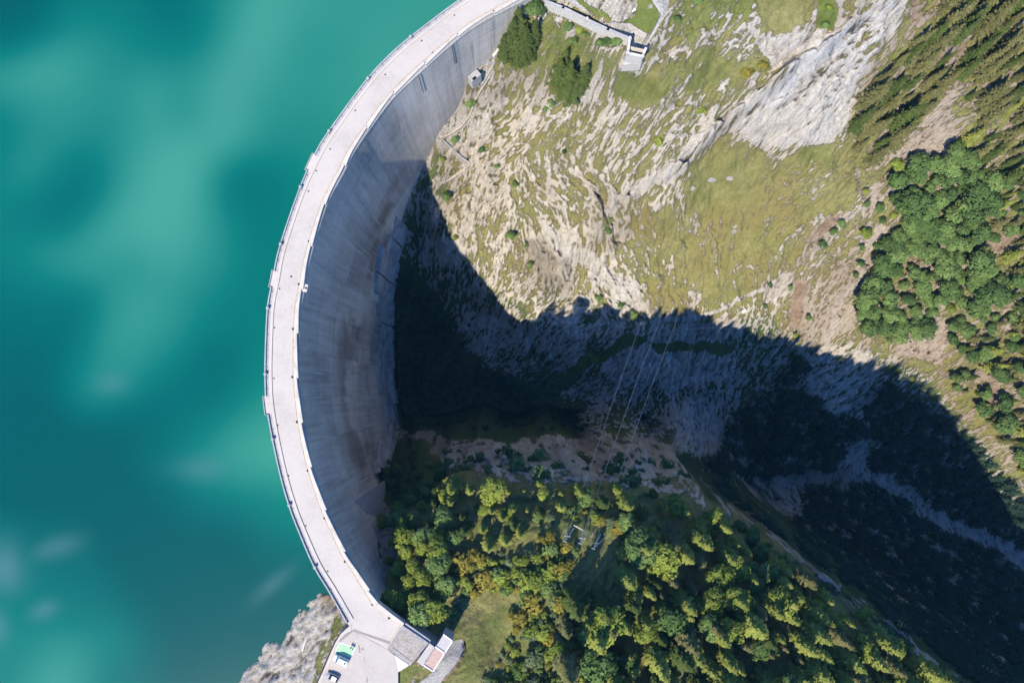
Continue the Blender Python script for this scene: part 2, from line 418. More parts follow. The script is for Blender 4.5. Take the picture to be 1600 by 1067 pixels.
# ------------------------------------------------------------------ terrain: spot heights read off the valley (pixel, depth below the crest)
TOE = [(797, 45), (785, 70), (760, 96), (730, 118), (700, 170), (685, 200), (678, 225), (660, 270), (640, 310), (622, 358), (610, 400), (602, 450), (600, 500), (605, 560), (607, 610),
       (614, 650), (600, 715), (594, 745), (590, 780), (589, 815), (590, 850), (594, 880), (600, 910), (610, 935)]
SPOT = """
632 972 1.5|660 985 5|720 1000 5|740 1060 4|700 1067 3|710 950 10|650 940 11|800 1000 11|760 960 12|820 930 10|700 880 13|780 880 12|850 860 12|650 860 16|622 830 32|625 880 18|640 800 28|720 800 19|800 790 18
900 820 16|930 850 14|660 755 50|612 765 72|700 752 32|780 748 29|860 750 28|950 755 28|1000 770 27|700 718 66|800 718 60|900 722 58|1000 718 60|640 702 104|700 702 96|800 700 90|900 708 86|1000 699 92|1050 709 94|1090 742 92
700 687 116|800 687 116|900 699 114|1000 686 117|1060 700 120|1110 745 122|700 655 160|800 652 161|900 664 162|1000 652 163|1090 676 164|650 690 112|640 668 158
1060 775 38|1100 795 36|1150 812 38|1190 838 38|1130 860 22|1230 866 30|1300 914 22|1380 974 15|1450 1024 11|1500 1064 8|1000 850 15|1000 950 8|1100 950 11|1200 950 13|1300 1000 10|1400 1067 5|1000 1060 2|900 950 9|900 1060 3|1200 1060 10
1000 1250 -5|700 1250 3|1300 1250 -4|1550 1200 -4|1650 1160 8|800 1120 4|1500 1140 2
1190 780 160|1250 805 158|1300 845 152|1350 868 146|1450 930 144|1550 1010 140|1600 1060 138|1700 1150 140
1100 640 161|1120 690 163|1160 750 166|1250 745 168|1320 740 169|1400 765 171|1480 810 173|1560 850 175|1640 900 177|1800 980 180
810 30 8|860 14 3|900 25 1.5|950 58 1.5|985 72 1.5|998 80 2|975 99 8|1000 99 8|900 45 9|950 80 11|1030 30 0|1010 75 2|940 5 -4|1030 -30 -6|820 80 22|880 130 33|900 170 40|850 60 14|930 90 16
760 118 34|745 140 40|715 190 54|705 225 64|770 200 60|850 200 52|950 180 38|1000 120 18|1050 100 12|1100 60 8|1150 30 5|1200 0 3|800 280 77|760 300 82|720 300 82|700 340 89|740 400 103|780 440 110|830 490 117|900 520 124
690 260 72|900 260 64|960 260 54|1000 230 47|1060 200 40|1120 150 30|1200 110 22|1300 60 14|1400 0 8|1000 296 68|1060 278 68|1110 240 62|1180 235 56|1260 218 50|1330 160 44|1390 60 26|940 322 66|1100 215 50|1040 262 54
1120 300 78|1200 280 72|1280 260 64|1330 270 66|1050 400 100|1150 380 92|1250 350 85|1320 310 77|1000 440 110|1100 460 110|1170 440 107|1220 400 99|1000 490 118|1060 490 116|1130 480 114|900 330 84|960 340 86|850 350 93|870 420 110|950 420 106
1000 520 122|1050 512 122|1120 507 122|1160 490 118|1000 534 130|1060 532 131|1140 532 131|930 560 138|960 562 137|1050 546 134|1150 548 136|960 606 156|1050 602 158|1150 606 160|900 640 160|1000 636 161|930 535 131
640 600 157|700 600 156|640 650 161|640 450 138|662 380 118|690 440 128|720 480 134|760 560 149|820 545 141|800 605 156|860 566 146|700 540 149|900 585 152|760 636 161|850 640 161|640 520 150
1200 520 128|1250 540 130|1200 600 152|1300 600 146|1250 680 162|1350 660 160|1400 600 144|1450 592 143|1450 680 159|1500 700 159|1550 780 170|1600 760 155|1600 700 142|1600 600 118|1500 610 136|1400 540 128|1330 520 124|1260 470 117
1350 430 106|1450 430 104|1550 430 97|1600 450 96|1330 380 95|1400 330 81|1500 300 75|1600 300 68|1345 282 68|1400 200 57|1500 200 54|1600 150 44|1350 150 44|1450 80 34|1550 50 28|1600 0 26|1500 0 20|1430 0 13
1800 700 120|1800 850 160|1800 400 72|1800 0 0|1780 1250 60|1600 -200 0|1200 -200 -22|900 -150 -16|790 -120 -4|745 -80 2
355 1067 8.4|390 1020 8.4|420 985 8.4|450 930 8.3|475 895 8.2|488 884 8|492 892 6.5|440 1060 5|480 1020 4|500 960 4.5|500 920 7|520 1000 1.2|500 1050 1.2|490 1067 1.2|330 1060 15|440 900 18|380 1000 16|300 1200 9.5|420 1200 2|495 1200 1|560 1200 0.5
690 0 9.5|697 18 10|712 4 6|735 -18 4|700 -22 7|640 -30 14|690 -60 9.5|560 1030 .4|600 1040 .4|560 1100 .4|620 1100 .4
"""
pts = []
for ln in SPOT.strip().splitlines():
    for t in ln.split('|'):
        u, v, d = map(float, t.split()); x, y = P(u, v, -d); pts.append((float(x), float(y), -d))
TOE_D = []
for u, v in TOE:
    d = min(dam_depth_at(u, v), 162.0); TOE_D.append(d)
    x, y = P(u, v, -d); pts.append((float(x), float(y), -d))
for i in range(0, NC, 12):                              # reservoir side of the dam
    x, y = OUT[i]; u, v = proj(x, y, 0.0)
    d = 40.0
    if v > 870: d = np.interp(v, [870, 884, 922, 973], [30, 10, 7.5, 3])
    if v < 30: d = np.interp(v, [-52, 0, 22, 40], [3, 6, 10, 30])
    pts.append((x, y, -float(d)))
for u, v, d in ((1100, 795, 40), (1150, 812, 42), (1190, 838, 42), (1230, 866, 34), (1265, 888, 28), (1300, 914, 24), (1340, 942, 20), (1380, 974, 17), (1415, 998, 14), (1450, 1024, 12), (1500, 1064, 9), (1560, 1110, 4)):
    x, y = P(u, v, -d); pts.append((float(x) + 1.5, float(y) + 1.5, -d - 4.0)); pts.append((float(x) + 9, float(y) + 9, -d - 85.0))
for x, y, z in ((-460, -460, -30), (-460, 0, -60), (-460, 460, -30), (0, 460, 90), (-200, 300, -30), (460, 460, 120), (460, 200, 30), (460, -60, -150), (460, -200, -185), (460, -460, -60), (200, -460, -5), (0, -460, 10), (-150, -460, -10),
                (-120, 0, -50), (-120, 120, -45), (-100, -70, -30), (-90, 60, -50), (250, 300, 60), (100, 300, 60)):
    pts.append((x, y, z))
pts = np.array(pts)
res = geometry.delaunay_2d_cdt([Vector(p[:2]) for p in pts], [], [], 0, 1e-4)
tv = np.array([tuple(p) for p in res[0]]); tz = np.array([pts[o[0], 2] for o in res[3]])
GX = np.arange(-460, 461.0); GZ = np.full((921, 921), -30.0)
for f in res[2]:
    a, b, c = tv[f[0]], tv[f[1]], tv[f[2]]; z0, z1, z2 = tz[list(f)]
    det = (b[1] - c[1]) * (a[0] - c[0]) + (c[0] - b[0]) * (a[1] - c[1])
    if abs(det) < 1e-9: continue
    x0, x1 = int(math.floor(min(a[0], b[0], c[0]))), int(math.ceil(max(a[0], b[0], c[0])))
    y0, y1 = int(math.floor(min(a[1], b[1], c[1]))), int(math.ceil(max(a[1], b[1], c[1])))
    ix = np.arange(max(x0, -460), min(x1, 460) + 1); iy = np.arange(max(y0, -460), min(y1, 460) + 1)
    X, Y = np.meshgrid(ix, iy, indexing='ij')
    l0 = ((b[1] - c[1]) * (X - c[0]) + (c[0] - b[0]) * (Y - c[1])) / det
    l1 = ((c[1] - a[1]) * (X - c[0]) + (a[0] - c[0]) * (Y - c[1])) / det
    l2 = 1 - l0 - l1; ok = (l0 >= -1e-6) & (l1 >= -1e-6) & (l2 >= -1e-6)
    GZ[X[ok] + 460, Y[ok] + 460] = (l0 * z0 + l1 * z1 + l2 * z2)[ok]
Za, Zb = blur(GZ, 1.3), blur(GZ, 5.0)
gx, gy = np.gradient(Zb); sl = np.hypot(gx, gy)
wgt = sstep(1.6, 2.6, blur(sl, 2.0))
GZ = Za * wgt + Zb * (1 - wgt)
def bil(A, x, y, o=460.0, st=1.0):
    fx = np.clip((x + o) / st, 0, A.shape[0] - 1.001); fy = np.clip((y + o) / st, 0, A.shape[1] - 1.001)
    i = fx.astype(int); j = fy.astype(int); fx = fx - i; fy = fy - j
    return (A[i, j] * (1 - fx) + A[i + 1, j] * fx) * (1 - fy) + (A[i, j + 1] * (1 - fx) + A[i + 1, j + 1] * fx) * fy

# grid lines: 0.6 m where the photo looks, growing outwards
def lines(lo, hi, st, end):
    L = list(np.arange(lo, hi, st)); a, s = L[-1], st
    while a < end: s *= 1.13; a += s; L.append(a)
    a, s = L[0], st; R = []
    while a > -end: s *= 1.13; a -= s; R.append(a)
    return np.array(R[::-1] + L)
LX = lines(-88, 268, .42, 455); LY = lines(-132, 128, .42, 455)
VX, VY = np.meshgrid(LX, LY, indexing='ij')
wk = sstep(3, 9, np.min([np.hypot(VX - INN[i, 0], VY - INN[i, 1]) for i in range(0, NC, 6)], axis=0))      # crags: buttresses and clefts in the cliffs
VZ = bil(GZ, VX + wk * (3.4 * fbm(VX, VY, 15, 3) + 1.5 * fbm(VX + 40, VY, 4.5, 3)), VY + wk * (4.2 * fbm(VX, VY + 500, 15, 3) + 1.7 * fbm(VX, VY + 80, 4.5, 3)))
core = sstep(0, 30, 268 + 30 - VX) * sstep(0, 30, VX + 118)
# bedding: streaks pulled along the local strike (line integral of noise)
ANG = """700 260 55|750 380 80|800 450 50|860 300 140|820 160 40|900 100 40|950 180 40|1050 150 42|1150 80 35|1240 130 38|1200 180 50|1280 180 60|1340 60 45|1000 270 35|930 310 120|980 370 118|1060 420 116|1150 440 112|1150 300 100|1250 350 50|1280 450 55|1380 350 60|1450 200 48|1550 100 40
950 460 125|870 420 100|900 500 30|780 540 45|1050 580 80|960 580 60|1120 580 85|700 400 60|650 560 20|700 720 170|850 720 165|1000 710 170|420 1030 40|1250 600 60|1350 600 50|1500 550 50|1250 900 135|1400 1000 135|900 900 60|1100 950 60"""
ax, ay, aw = [], [], []
for t in ANG.replace('\n', '|').split('|'):
    u, v, a = map(float, t.split()); ax.append(u); ay.append(v); aw.append(math.radians(a))
VU, VV = proj(VX, VY, VZ)
cs = np.zeros_like(VX); sn = np.zeros_like(VX)
for u, v, a in zip(ax, ay, aw):
    w = 1 / ((VU - u) ** 2 + (VV - v) ** 2 + 900) ** 1.6
    cs += w * math.cos(2 * a); sn += w * math.sin(2 * a)
th = .5 * np.arctan2(sn, cs) + .55 * fbm(VX, VY, 26, 3) + .25 * fbm(VX, VY, 7, 2)
dx, dy = np.cos(th), np.sin(th)
def lic(cell, half, step, seed):
    acc = 0; tot = 0
    for sg in (1, -1):
        x, y = VX.copy(), VY.copy(); pdx, pdy = dx * sg, dy * sg
        for k in range(int(half / step)):
            w = .5 + .5 * math.cos(math.pi * k * step / half)
            acc = acc + w * vnoise(x / cell + seed, y / cell + seed * 1.7); tot += w
            x = x + pdx * step; y = y + pdy * step
    a = acc / tot
    return a
L1 = lic(.46, 1.5, .38, 3.0); L2 = lic(1.05, 3.6, .7, 50.0); L3 = lic(3.4, 12, 1.8, 90.0)
def norm(a):
    m = a[60:-60:4, 60:-60:4]; return (a - m.mean()) / m.std()
L1, L2, L3 = norm(L1), norm(L2), norm(L3)
LIC = np.clip(.5 + .17 * (1.05 * L1 + .62 * L2 + .48 * L3), 0, 1)

# ------------------------------------------------------------------ what the ground is made of
def fld(base): return np.full(VX.shape, float(base))
grass, soil, bright, gravel, lush, damp = fld(.47), fld(.08), fld(.12), fld(0), fld(.12), fld(0)  # last field paints gorge shade and dark rock tones
wob = 1.0
WU = VU + 13 * fbm(VX, VY, 9, 3) + 16 * fbm(VX, VY, 28, 2); WV = VV + 13 * fbm(VX + 300, VY, 9, 3) + 16 * fbm(VX, VY + 300, 28, 2)
def paint(poly, w=8, wobble=True, **kw):
    global grass, soil, bright, gravel, lush, damp
    m = softpoly(WU if wobble else VU, WV if wobble else VV, poly, w)
    for k, val in kw.items():
        globals()[k] = globals()[k] * (1 - m) + val * m
def stroke(path, r, w=3, **kw):
    d = polydist(VU + 2.5 * fbm(VX, VY, 4, 2), VV + 2.5 * fbm(VX, VY + 90, 4, 2), path, False); m = 1 - sstep(r - w, r + w, d)
    for k, val in kw.items():
        globals()[k] = globals()[k] * (1 - m) + val * m
def ell(u, v, ru, rv): return [(u + ru * math.cos(a), v + rv * math.sin(a)) for a in np.linspace(0, 2 * math.pi, 12)[:-1]]
# right-hand forest slope
paint([(1430, -60), (1395, 60), (1330, 160), (1310, 250), (1350, 290), (1330, 420), (1300, 520), (1420, 640), (1800, 900), (1900, 500), (1900, -80)], 14, grass=.52, soil=.7, lush=.3)
paint([(1230, 430), (1290, 350), (1360, 290), (1400, 300), (1380, 420), (1330, 520), (1260, 560), (1230, 500)], 10, grass=.42, soil=.55, bright=.25)
paint([(1440, 180), (1490, 138), (1502, 215), (1462, 247), (1400, 268), (1385, 245)], 6, grass=.28, soil=.55, bright=.35)
paint([(1390, 560), (1420, 532), (1462, 488), (1478, 545), (1472, 575), (1430, 565)], 5, grass=.08, soil=.62, bright=.3)
for e in (ell(1562, 390, 26, 12), ell(1582, 460, 12, 24), ell(1500, 70, 14, 12), ell(1480, 92, 16, 10), ell(1510, 285, 14, 14), ell(1518, 322, 14, 6), ell(1560, 610, 9, 22), ell(1590, 190, 10, 14), ell(1435, 25, 12, 26)):
    paint(e, 4, grass=.06, soil=.9)
# meadow in the bowl
paint([(1105, 240), (1180, 225), (1225, 250), (1265, 215), (1305, 220), (1340, 262), (1345, 300), (1290, 335), (1245, 395), (1190, 448), (1130, 480), (1060, 482), (1010, 450), (985, 410), (1010, 350), (1060, 312), (1090, 285)], 24, grass=.68, soil=.2, lush=.12)
paint([(1110, 250), (1170, 240), (1200, 300), (1150, 340), (1080, 330), (1075, 300)], 14, grass=.90, lush=.2)
paint([(1250, 215), (1290, 218), (1290, 250), (1245, 245)], 8, grass=.93, lush=.4)
paint([(1180, 430), (1245, 385), (1290, 330), (1270, 320), (1200, 390)], 12, grass=.58, bright=.3)
paint([(985, 400), (1050, 400), (1110, 470), (1060, 490), (1005, 455)], 14, grass=.58, bright=.2)
paint([(1240, 440), (1290, 380), (1345, 290), (1352, 310), (1300, 400), (1258, 470)], 6, grass=.55, soil=.3, lush=.1)
paint([(1388, 300), (1404, 308), (1350, 420), (1334, 470), (1322, 468), (1350, 380)], 5, grass=.66, soil=.5, lush=.1)
paint([(1372, 345), (1384, 350), (1345, 420), (1325, 500), (1300, 540), (1290, 530), (1325, 440)], 4, grass=.12, soil=.45, bright=.55)
paint([(1285, 330), (1312, 325), (1305, 345), (1275, 370), (1262, 382), (1268, 360)], 4, grass=.08, soil=1.0, bright=.3)
paint([(1238, 440), (1256, 438), (1262, 500), (1250, 515), (1236, 490)], 5, grass=.12, soil=1.0)
paint([(1195, 440), (1235, 425), (1230, 455), (1200, 470)], 6, grass=.2, soil=.2, bright=.4)
stroke([(1341, 262), (1344, 285), (1350, 312)], 3, 2, grass=.05, soil=.8, damp=.5)
# pale gully and cliff band
paint([(1400, -30), (1430, -30), (1375, 70), (1335, 130), (1305, 205), (1250, 222), (1200, 240), (1150, 212), (1110, 242), (1060, 280), (1000, 298), (945, 325), (958, 300), (1040, 262), (1110, 203), (1170, 158), (1240, 108), (1290, 68), (1350, 28)], 7, grass=.24, bright=.45, soil=0)
paint([(1395, -20), (1412, -10), (1365, 45), (1310, 85), (1262, 120), (1240, 160), (1205, 175), (1185, 165), (1240, 112), (1290, 72), (1350, 28)], 6, grass=.02, bright=.9)
paint([(1180, 60), (1280, 60), (1300, 40), (1340, 30), (1290, 70), (1240, 105), (1195, 115)], 7, grass=.12, bright=.42)
paint([(1340, 40), (1390, 50), (1350, 110), (1320, 190), (1280, 190), (1310, 120)], 8, grass=.36, bright=.5)
# top of the right bank
paint([(1195, -40), (1262, -30), (1262, 40), (1225, 58), (1190, 55), (1175, 20)], 8, grass=.95, lush=.15)
paint([(1265, -20), (1295, -10), (1302, 30), (1296, 58), (1280, 50)], 4, grass=.95, lush=.8)
paint([(1050, -40), (1180, -40), (1170, 40), (1080, 70), (1045, 60)], 10, grass=.62, lush=.5)
paint([(1040, 90), (1120, 85), (1180, 120), (1100, 150), (1030, 140)], 9, grass=.62, lush=.4)
paint([(1140, 115), (1190, 98), (1200, 112), (1150, 140)], 4, grass=.95, lush=.2)
paint([(975, 105), (1060, 130), (1020, 160), (965, 150)], 8, grass=.72, lush=.5)
paint([(770, 30), (860, 20), (880, 60), (930, 60), (970, 90), (950, 110), (880, 90), (870, 150), (800, 110), (760, 80)], 8, grass=.62, lush=.5, soil=.25)
paint([(895, -20), (920, -6), (960, 22), (975, 20), (1000, -20), (1032, 12), (1028, 36), (1008, 62), (985, 42), (950, 32), (905, 14)], 3, False, grass=1, lush=.72, soil=.05)
paint([(900, -60), (1000, -60), (996, 2), (988, 14), (968, 24), (948, 20), (928, 8), (912, -4)], 3, grass=.04, bright=.2)
paint([(868, -10), (892, -6), (942, 36), (985, 37), (1012, 54), (1004, 68), (998, 84), (984, 82), (983, 60), (960, 47), (915, 21)], 3, False, gravel=1.0, soil=.1)
paint([(1005, -20), (1050, -20), (1042, 25), (1036, 32), (1025, 50), (1008, 78), (1004, 74), (1022, 44), (1032, 24)], 3, False, gravel=.85)
# rock bands of the right bank
paint([(848, 345), (880, 358), (930, 408), (1000, 448), (1012, 476), (960, 472), (900, 412), (852, 378)], 6, grass=.12, bright=.65)
paint([(820, 375), (850, 375), (895, 415), (890, 460), (850, 470), (835, 420)], 7, grass=.14, bright=0, damp=.45)
paint([(690, 200), (770, 200), (790, 330), (740, 350), (720, 430), (690, 330)], 10, grass=.40, soil=.22)
paint([(745, 410), (830, 420), (900, 480), (960, 500), (1000, 520), (880, 530), (800, 480)], 8, grass=.42, bright=.25)
stroke([(1035, 499), (1090, 497), (1130, 481), (1165, 462), (1205, 446)], 2.5, 2, grass=.02, bright=.8)
# gorge; its shade is painted into the ground colour
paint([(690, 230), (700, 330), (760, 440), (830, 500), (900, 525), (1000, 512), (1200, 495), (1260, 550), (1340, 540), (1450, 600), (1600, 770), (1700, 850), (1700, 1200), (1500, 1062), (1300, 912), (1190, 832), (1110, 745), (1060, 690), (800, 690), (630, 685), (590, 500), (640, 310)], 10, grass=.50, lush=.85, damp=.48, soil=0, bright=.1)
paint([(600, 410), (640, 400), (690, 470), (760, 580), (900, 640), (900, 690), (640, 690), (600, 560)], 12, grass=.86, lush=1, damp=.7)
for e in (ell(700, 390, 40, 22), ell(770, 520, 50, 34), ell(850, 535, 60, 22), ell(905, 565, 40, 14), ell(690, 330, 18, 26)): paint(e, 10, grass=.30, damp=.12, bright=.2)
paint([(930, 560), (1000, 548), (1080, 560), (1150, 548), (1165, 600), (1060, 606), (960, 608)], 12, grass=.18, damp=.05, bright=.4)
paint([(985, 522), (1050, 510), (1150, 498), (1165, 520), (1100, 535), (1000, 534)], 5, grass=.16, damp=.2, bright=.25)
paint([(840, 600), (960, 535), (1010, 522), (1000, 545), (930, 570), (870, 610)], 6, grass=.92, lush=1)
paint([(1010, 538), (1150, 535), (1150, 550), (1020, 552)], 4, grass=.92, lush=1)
paint([(1040, 650), (1085, 618), (1132, 650), (1132, 690), (1118, 722), (1152, 765), (1130, 772), (1092, 722), (1060, 690)], 14, grass=.26, gravel=.25, damp=.25)
paint([(1150, 755), (1240, 745), (1240, 800), (1205, 835), (1160, 800)], 14, grass=.30, gravel=.2, damp=.3)
stroke([(1230, 750), (1310, 740), (1370, 746), (1420, 770), (1450, 800), (1500, 825), (1560, 850), (1640, 905)], 8, 7, grass=.10, gravel=.42, damp=.45)
paint([(1305, 690), (1345, 690), (1350, 735), (1310, 740)], 7, grass=.2, gravel=.4)
paint([(1255, 550), (1330, 535), (1380, 590), (1340, 650), (1290, 640), (1250, 600)], 16, grass=.32, damp=.1, bright=.15)
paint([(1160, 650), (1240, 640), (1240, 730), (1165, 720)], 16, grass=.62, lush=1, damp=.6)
# left bank, shaded parts darkened in the ground colour
paint([(600, 700), (690, 745), (1000, 770), (1120, 790), (1300, 925), (1520, 1100), (900, 1200), (640, 1100), (700, 1030), (640, 975), (600, 900)], 8, grass=.80, lush=.22, soil=.45, damp=0, bright=0)
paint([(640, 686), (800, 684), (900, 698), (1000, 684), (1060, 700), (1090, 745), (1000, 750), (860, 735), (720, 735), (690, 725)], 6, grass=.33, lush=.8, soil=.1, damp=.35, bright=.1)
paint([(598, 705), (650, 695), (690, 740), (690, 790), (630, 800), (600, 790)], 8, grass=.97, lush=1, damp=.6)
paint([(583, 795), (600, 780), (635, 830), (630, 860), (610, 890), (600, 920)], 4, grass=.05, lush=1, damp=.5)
paint([(755, 890), (830, 880), (900, 900), (880, 1000), (840, 1100), (740, 1100), (790, 1000), (800, 940)], 12, grass=.90, lush=.25, soil=.5)
paint([(860, 800), (960, 800), (980, 840), (930, 870), (850, 860)], 8, grass=.74, lush=.45, soil=.5)
paint([(718, 952), (796, 918), (806, 944), (742, 986)], 4, grass=.9, soil=.4, lush=.05)
paint([(735, 985), (810, 945), (800, 990), (750, 1040), (735, 1100), (715, 1100), (720, 1040)], 6, grass=1, lush=.45)
paint([(622, 1050), (641, 1039), (665, 1052), (650, 1066), (640, 1100), (622, 1100)], 2, grass=1, lush=.6)
paint([(706, 1002), (722, 998), (726, 1014), (717, 1031), (706, 1046), (692, 1061), (680, 1090), (640, 1090), (655, 1066), (668, 1056), (677, 1048)], 2, False, gravel=1.0)
stroke([(724, 1000), (727, 1015), (718, 1033), (706, 1048), (692, 1063)], 2.5, 2, soil=.9, grass=.1)
paint([(1060, 700), (1090, 742), (1110, 775), (1160, 808), (1200, 836), (1240, 862), (1300, 908), (1345, 938), (1400, 980), (1520, 1070), (1560, 1070), (1440, 960), (1300, 850), (1200, 780), (1130, 720)], 8, grass=.74, lush=1, damp=.85, soil=0, bright=0)  # flank beyond the spur edge: its shade painted in
stroke([(1160, 808), (1195, 834), (1240, 861), (1290, 902), (1340, 940), (1400, 987), (1500, 1062)], 2.6, 2.5, grass=.45, soil=.3, damp=.4)
# bare shore
paint([(300, 1200), (340, 1067), (488, 875), (545, 970), (498, 1067), (495, 1200)], 3, grass=.03, lush=.3, soil=.12, bright=.45, damp=0)
paint([(515, 955), (545, 972), (530, 992), (512, 1025), (500, 1100), (488, 1100), (500, 1020), (508, 985)], 4, grass=.60, lush=.35, soil=.3)
paint([(500, 905), (520, 935), (515, 950), (490, 940)], 6, grass=.1, soil=.8)
paint([(670, -60), (690, -10), (697, 22), (740, 0), (740, -60)], 4, grass=.02, bright=.6)

far_ = np.maximum(sstep(1615, 1700, VU), np.maximum(sstep(1085, 1140, VV) * sstep(640, 720, VU), sstep(-30, -120, VV) * sstep(900, 980, VU)))
grass = grass * (1 - far_) + .74 * far_; lush = lush * (1 - far_) + .5 * far_
# relief: ledges along the bedding, blocks, hummocks; none on made ground
rock = np.clip(1 - grass, 0, 1)
flat = np.minimum(gravel, 1)
SITE = [(542, 958), (500, 1030), (488, 1110), (640, 1110), (640, 1055), (700, 1060), (722, 1000), (700, 985), (640, 960), (592, 935)]
flat = np.maximum(flat, softpoly(VU, VV, SITE, 12))
dn = np.min([np.hypot(VX - INN[i, 0], VY - INN[i, 1]) for i in range(0, NC, 6)], axis=0)
flat = np.maximum(flat, .55 * (1 - sstep(3, 7, dn)))
amp = (1 - flat) * core * (1 - .55 * softpoly(VU, VV, [(250, 1200), (330, 1000), (488, 860), (560, 970), (500, 1200)], 10))
led = .45 * np.clip(L1, -2, 2) + .95 * np.tanh(2.4 * L2) + .75 * np.tanh(1.8 * L3)
VZ = VZ + amp * ((.10 + 1.0 * rock) * led + (1.1 + 1.9 * rock) * fbm(VX, VY, 30, 4) + (.3 + 1.1 * rock) * fbm(VX, VY, 5, 3))
RIB = [(945, 327), (1000, 294), (1060, 264), (1110, 210), (1170, 163), (1240, 110), (1290, 70), (1345, 32), (1400, 0), (1440, -30)]
rd = polydist(VU + 8 * fbm(VX, VY, 7, 2), VV + 8 * fbm(VX, VY + 50, 7, 2), RIB, False)
slab = sstep(.42, .62, vnoise(VX / 3.6 + 7, VY / 3.6 + 3)) * .7 + .5 * sstep(.4, .6, vnoise(VX / 8.5, VY / 8.5))
VZ = VZ + core * np.exp(-(rd / 10) ** 2) * (1.5 + 8.0 * slab)
CLEFT = [(938, 300), (950, 325), (958, 350), (965, 372)]
cd = polydist(VU + 6 * fbm(VX, VY, 5, 2), VV, CLEFT, False); VZ = VZ - 6.0 * np.exp(-(cd / 6) ** 2)
# made ground under road, car park and buildings
PARK = [(546, 968), (536, 985), (524, 1003), (511, 1030), (498, 1067), (488, 1120), (640, 1120), (640, 1055), (690, 1045), (706, 1003), (693, 990), (640, 970), (632, 968), (590, 938), (560, 930)]
pu, pv = proj(VX, VY, 0.0)
pk = inpoly(pu, pv, PARK) | (polydist(pu, pv, PARK) < 3)
VZ = np.where(pk, np.minimum(VZ, -.6), VZ)
increst = np.zeros(VX.shape, bool)
cpoly = [tuple(p) for p in INN[::6]] + [tuple(p) for p in OUT[::-6]]
increst = inpoly(VX, VY, cpoly)
VZ = np.where(increst, np.minimum(VZ, -1.5), VZ)

def ground(x, y):
    i = np.clip(np.searchsorted(LX, x) - 1, 0, len(LX) - 2); j = np.clip(np.searchsorted(LY, y) - 1, 0, len(LY) - 2)
    fx = (x - LX[i]) / (LX[i + 1] - LX[i]); fy = (y - LY[j]) / (LY[j + 1] - LY[j])
    return (VZ[i, j] * (1 - fx) + VZ[i + 1, j] * fx) * (1 - fy) + (VZ[i, j + 1] * (1 - fx) + VZ[i + 1, j + 1] * fx) * fy
_DS = np.arange(-40, 190, .5)
def hit(u, v):
    """where the sight line of a pixel first meets the ground"""
    x, y = P(u, v, -_DS); g = ground(x, y); k = np.argmax(g >= -_DS)
    return Vector((float(x[k]), float(y[k]), float(g[k])))

nx, ny = VX.shape
idx = np.arange(nx * ny).reshape(nx, ny)
faces = np.stack([idx[:-1, :-1], idx[1:, :-1], idx[1:, 1:], idx[:-1, 1:]], -1).reshape(-1, 4)
me = mesh_np('terrain', np.stack([VX, VY, VZ], -1).reshape(-1, 3), faces, smooth=True)
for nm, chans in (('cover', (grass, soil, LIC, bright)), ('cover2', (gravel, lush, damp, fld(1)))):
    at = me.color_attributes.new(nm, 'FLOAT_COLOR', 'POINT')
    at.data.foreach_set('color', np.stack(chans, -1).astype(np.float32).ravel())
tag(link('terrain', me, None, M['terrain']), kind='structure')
# ------------------------------------------------------------------ reservoir: turquoise glacial water with pale patches and painted cloud reflections
WL = -9.0
LAKE_TINT = """0 0 .05|60 30 .1|150 0 .3|250 20 .25|290 10 .2|350 10 .55|410 20 .95|480 20 .75|560 20 .7|680 20 .75|0 70 .15|110 50 .6|200 50 .5|280 40 .2|400 70 .95|480 70 .62|600 70 .78|20 130 .95|80 110 .95|150 110 .6|200 110 .45|260 80 .45|300 70 .5|370 120 .8|430 110 .75|480 120 .65|540 130 .72
0 180 .45|60 160 .6|130 160 .65|230 150 .88|290 170 .5|350 150 .98|420 170 .62|480 180 .6|0 210 .2|60 230 .6|120 190 .7|160 200 .4|210 230 .7|270 240 .98|360 220 .95|430 230 .55|490 230 .55|10 290 .4|50 270 .75|110 260 .35|150 290 .2|230 300 .9|300 290 1|380 290 .2|420 290 .2|460 270 .45
0 350 .4|70 340 .2|110 330 .15|180 350 .92|260 360 1|320 350 .8|390 340 .32|430 330 .35|0 420 .35|60 400 .6|120 400 .8|200 420 .6|280 410 .8|340 410 .6|400 410 .3|0 480 .2|60 470 .3|120 480 .2|200 490 .8|260 490 .7|330 480 .4|400 480 .3|0 560 .1|80 560 .1|150 580 .5|200 560 .75|260 560 .5|330 570 .15|400 560 .35
180 600 .6|260 610 .2|330 610 .15|400 620 .5|60 660 .0|200 660 .05|330 640 .35|400 670 .8|50 720 0|150 720 0|260 710 .2|300 730 .65|380 720 .85|420 720 .88|100 780 0|250 790 .05|320 770 .3|400 780 .35|440 800 .45|90 855 .2|30 900 .35|200 860 0|350 860 .0|440 880 .12|70 945 .4|0 970 .5|130 930 .3|250 930 .05|350 950 .05|420 930 .05|100 1040 .88|40 1020 .5|160 1010 .5|200 1060 .3|280 1040 .05|340 1030 .02|-150 300 .5|-150 800 .2|-150 0 .3|-300 500 .4|300 -150 .6|600 -150 .7|0 1250 .4|200 1250 .3"""
CLOUD_REFL = [(92, 857, 34, 15, -12, .55), (15, 880, 30, 34, 0, .85), (72, 948, 18, 14, -25, .6), (4, 975, 16, 30, 0, .6), (310, 735, 40, 20, 0, .45), (175, 598, 28, 18, 0, .4), (425, 912, 38, 12, -45, .5), (370, 130, 30, 60, 20, .12)]  # grey cloud reflections, painted into the water colour
lx = np.arange(-520, 61, 1.5); ly = np.arange(-420, 421, 1.5)
X, Y = np.meshgrid(lx, ly, indexing='ij'); U, V = proj(X, Y, WL)
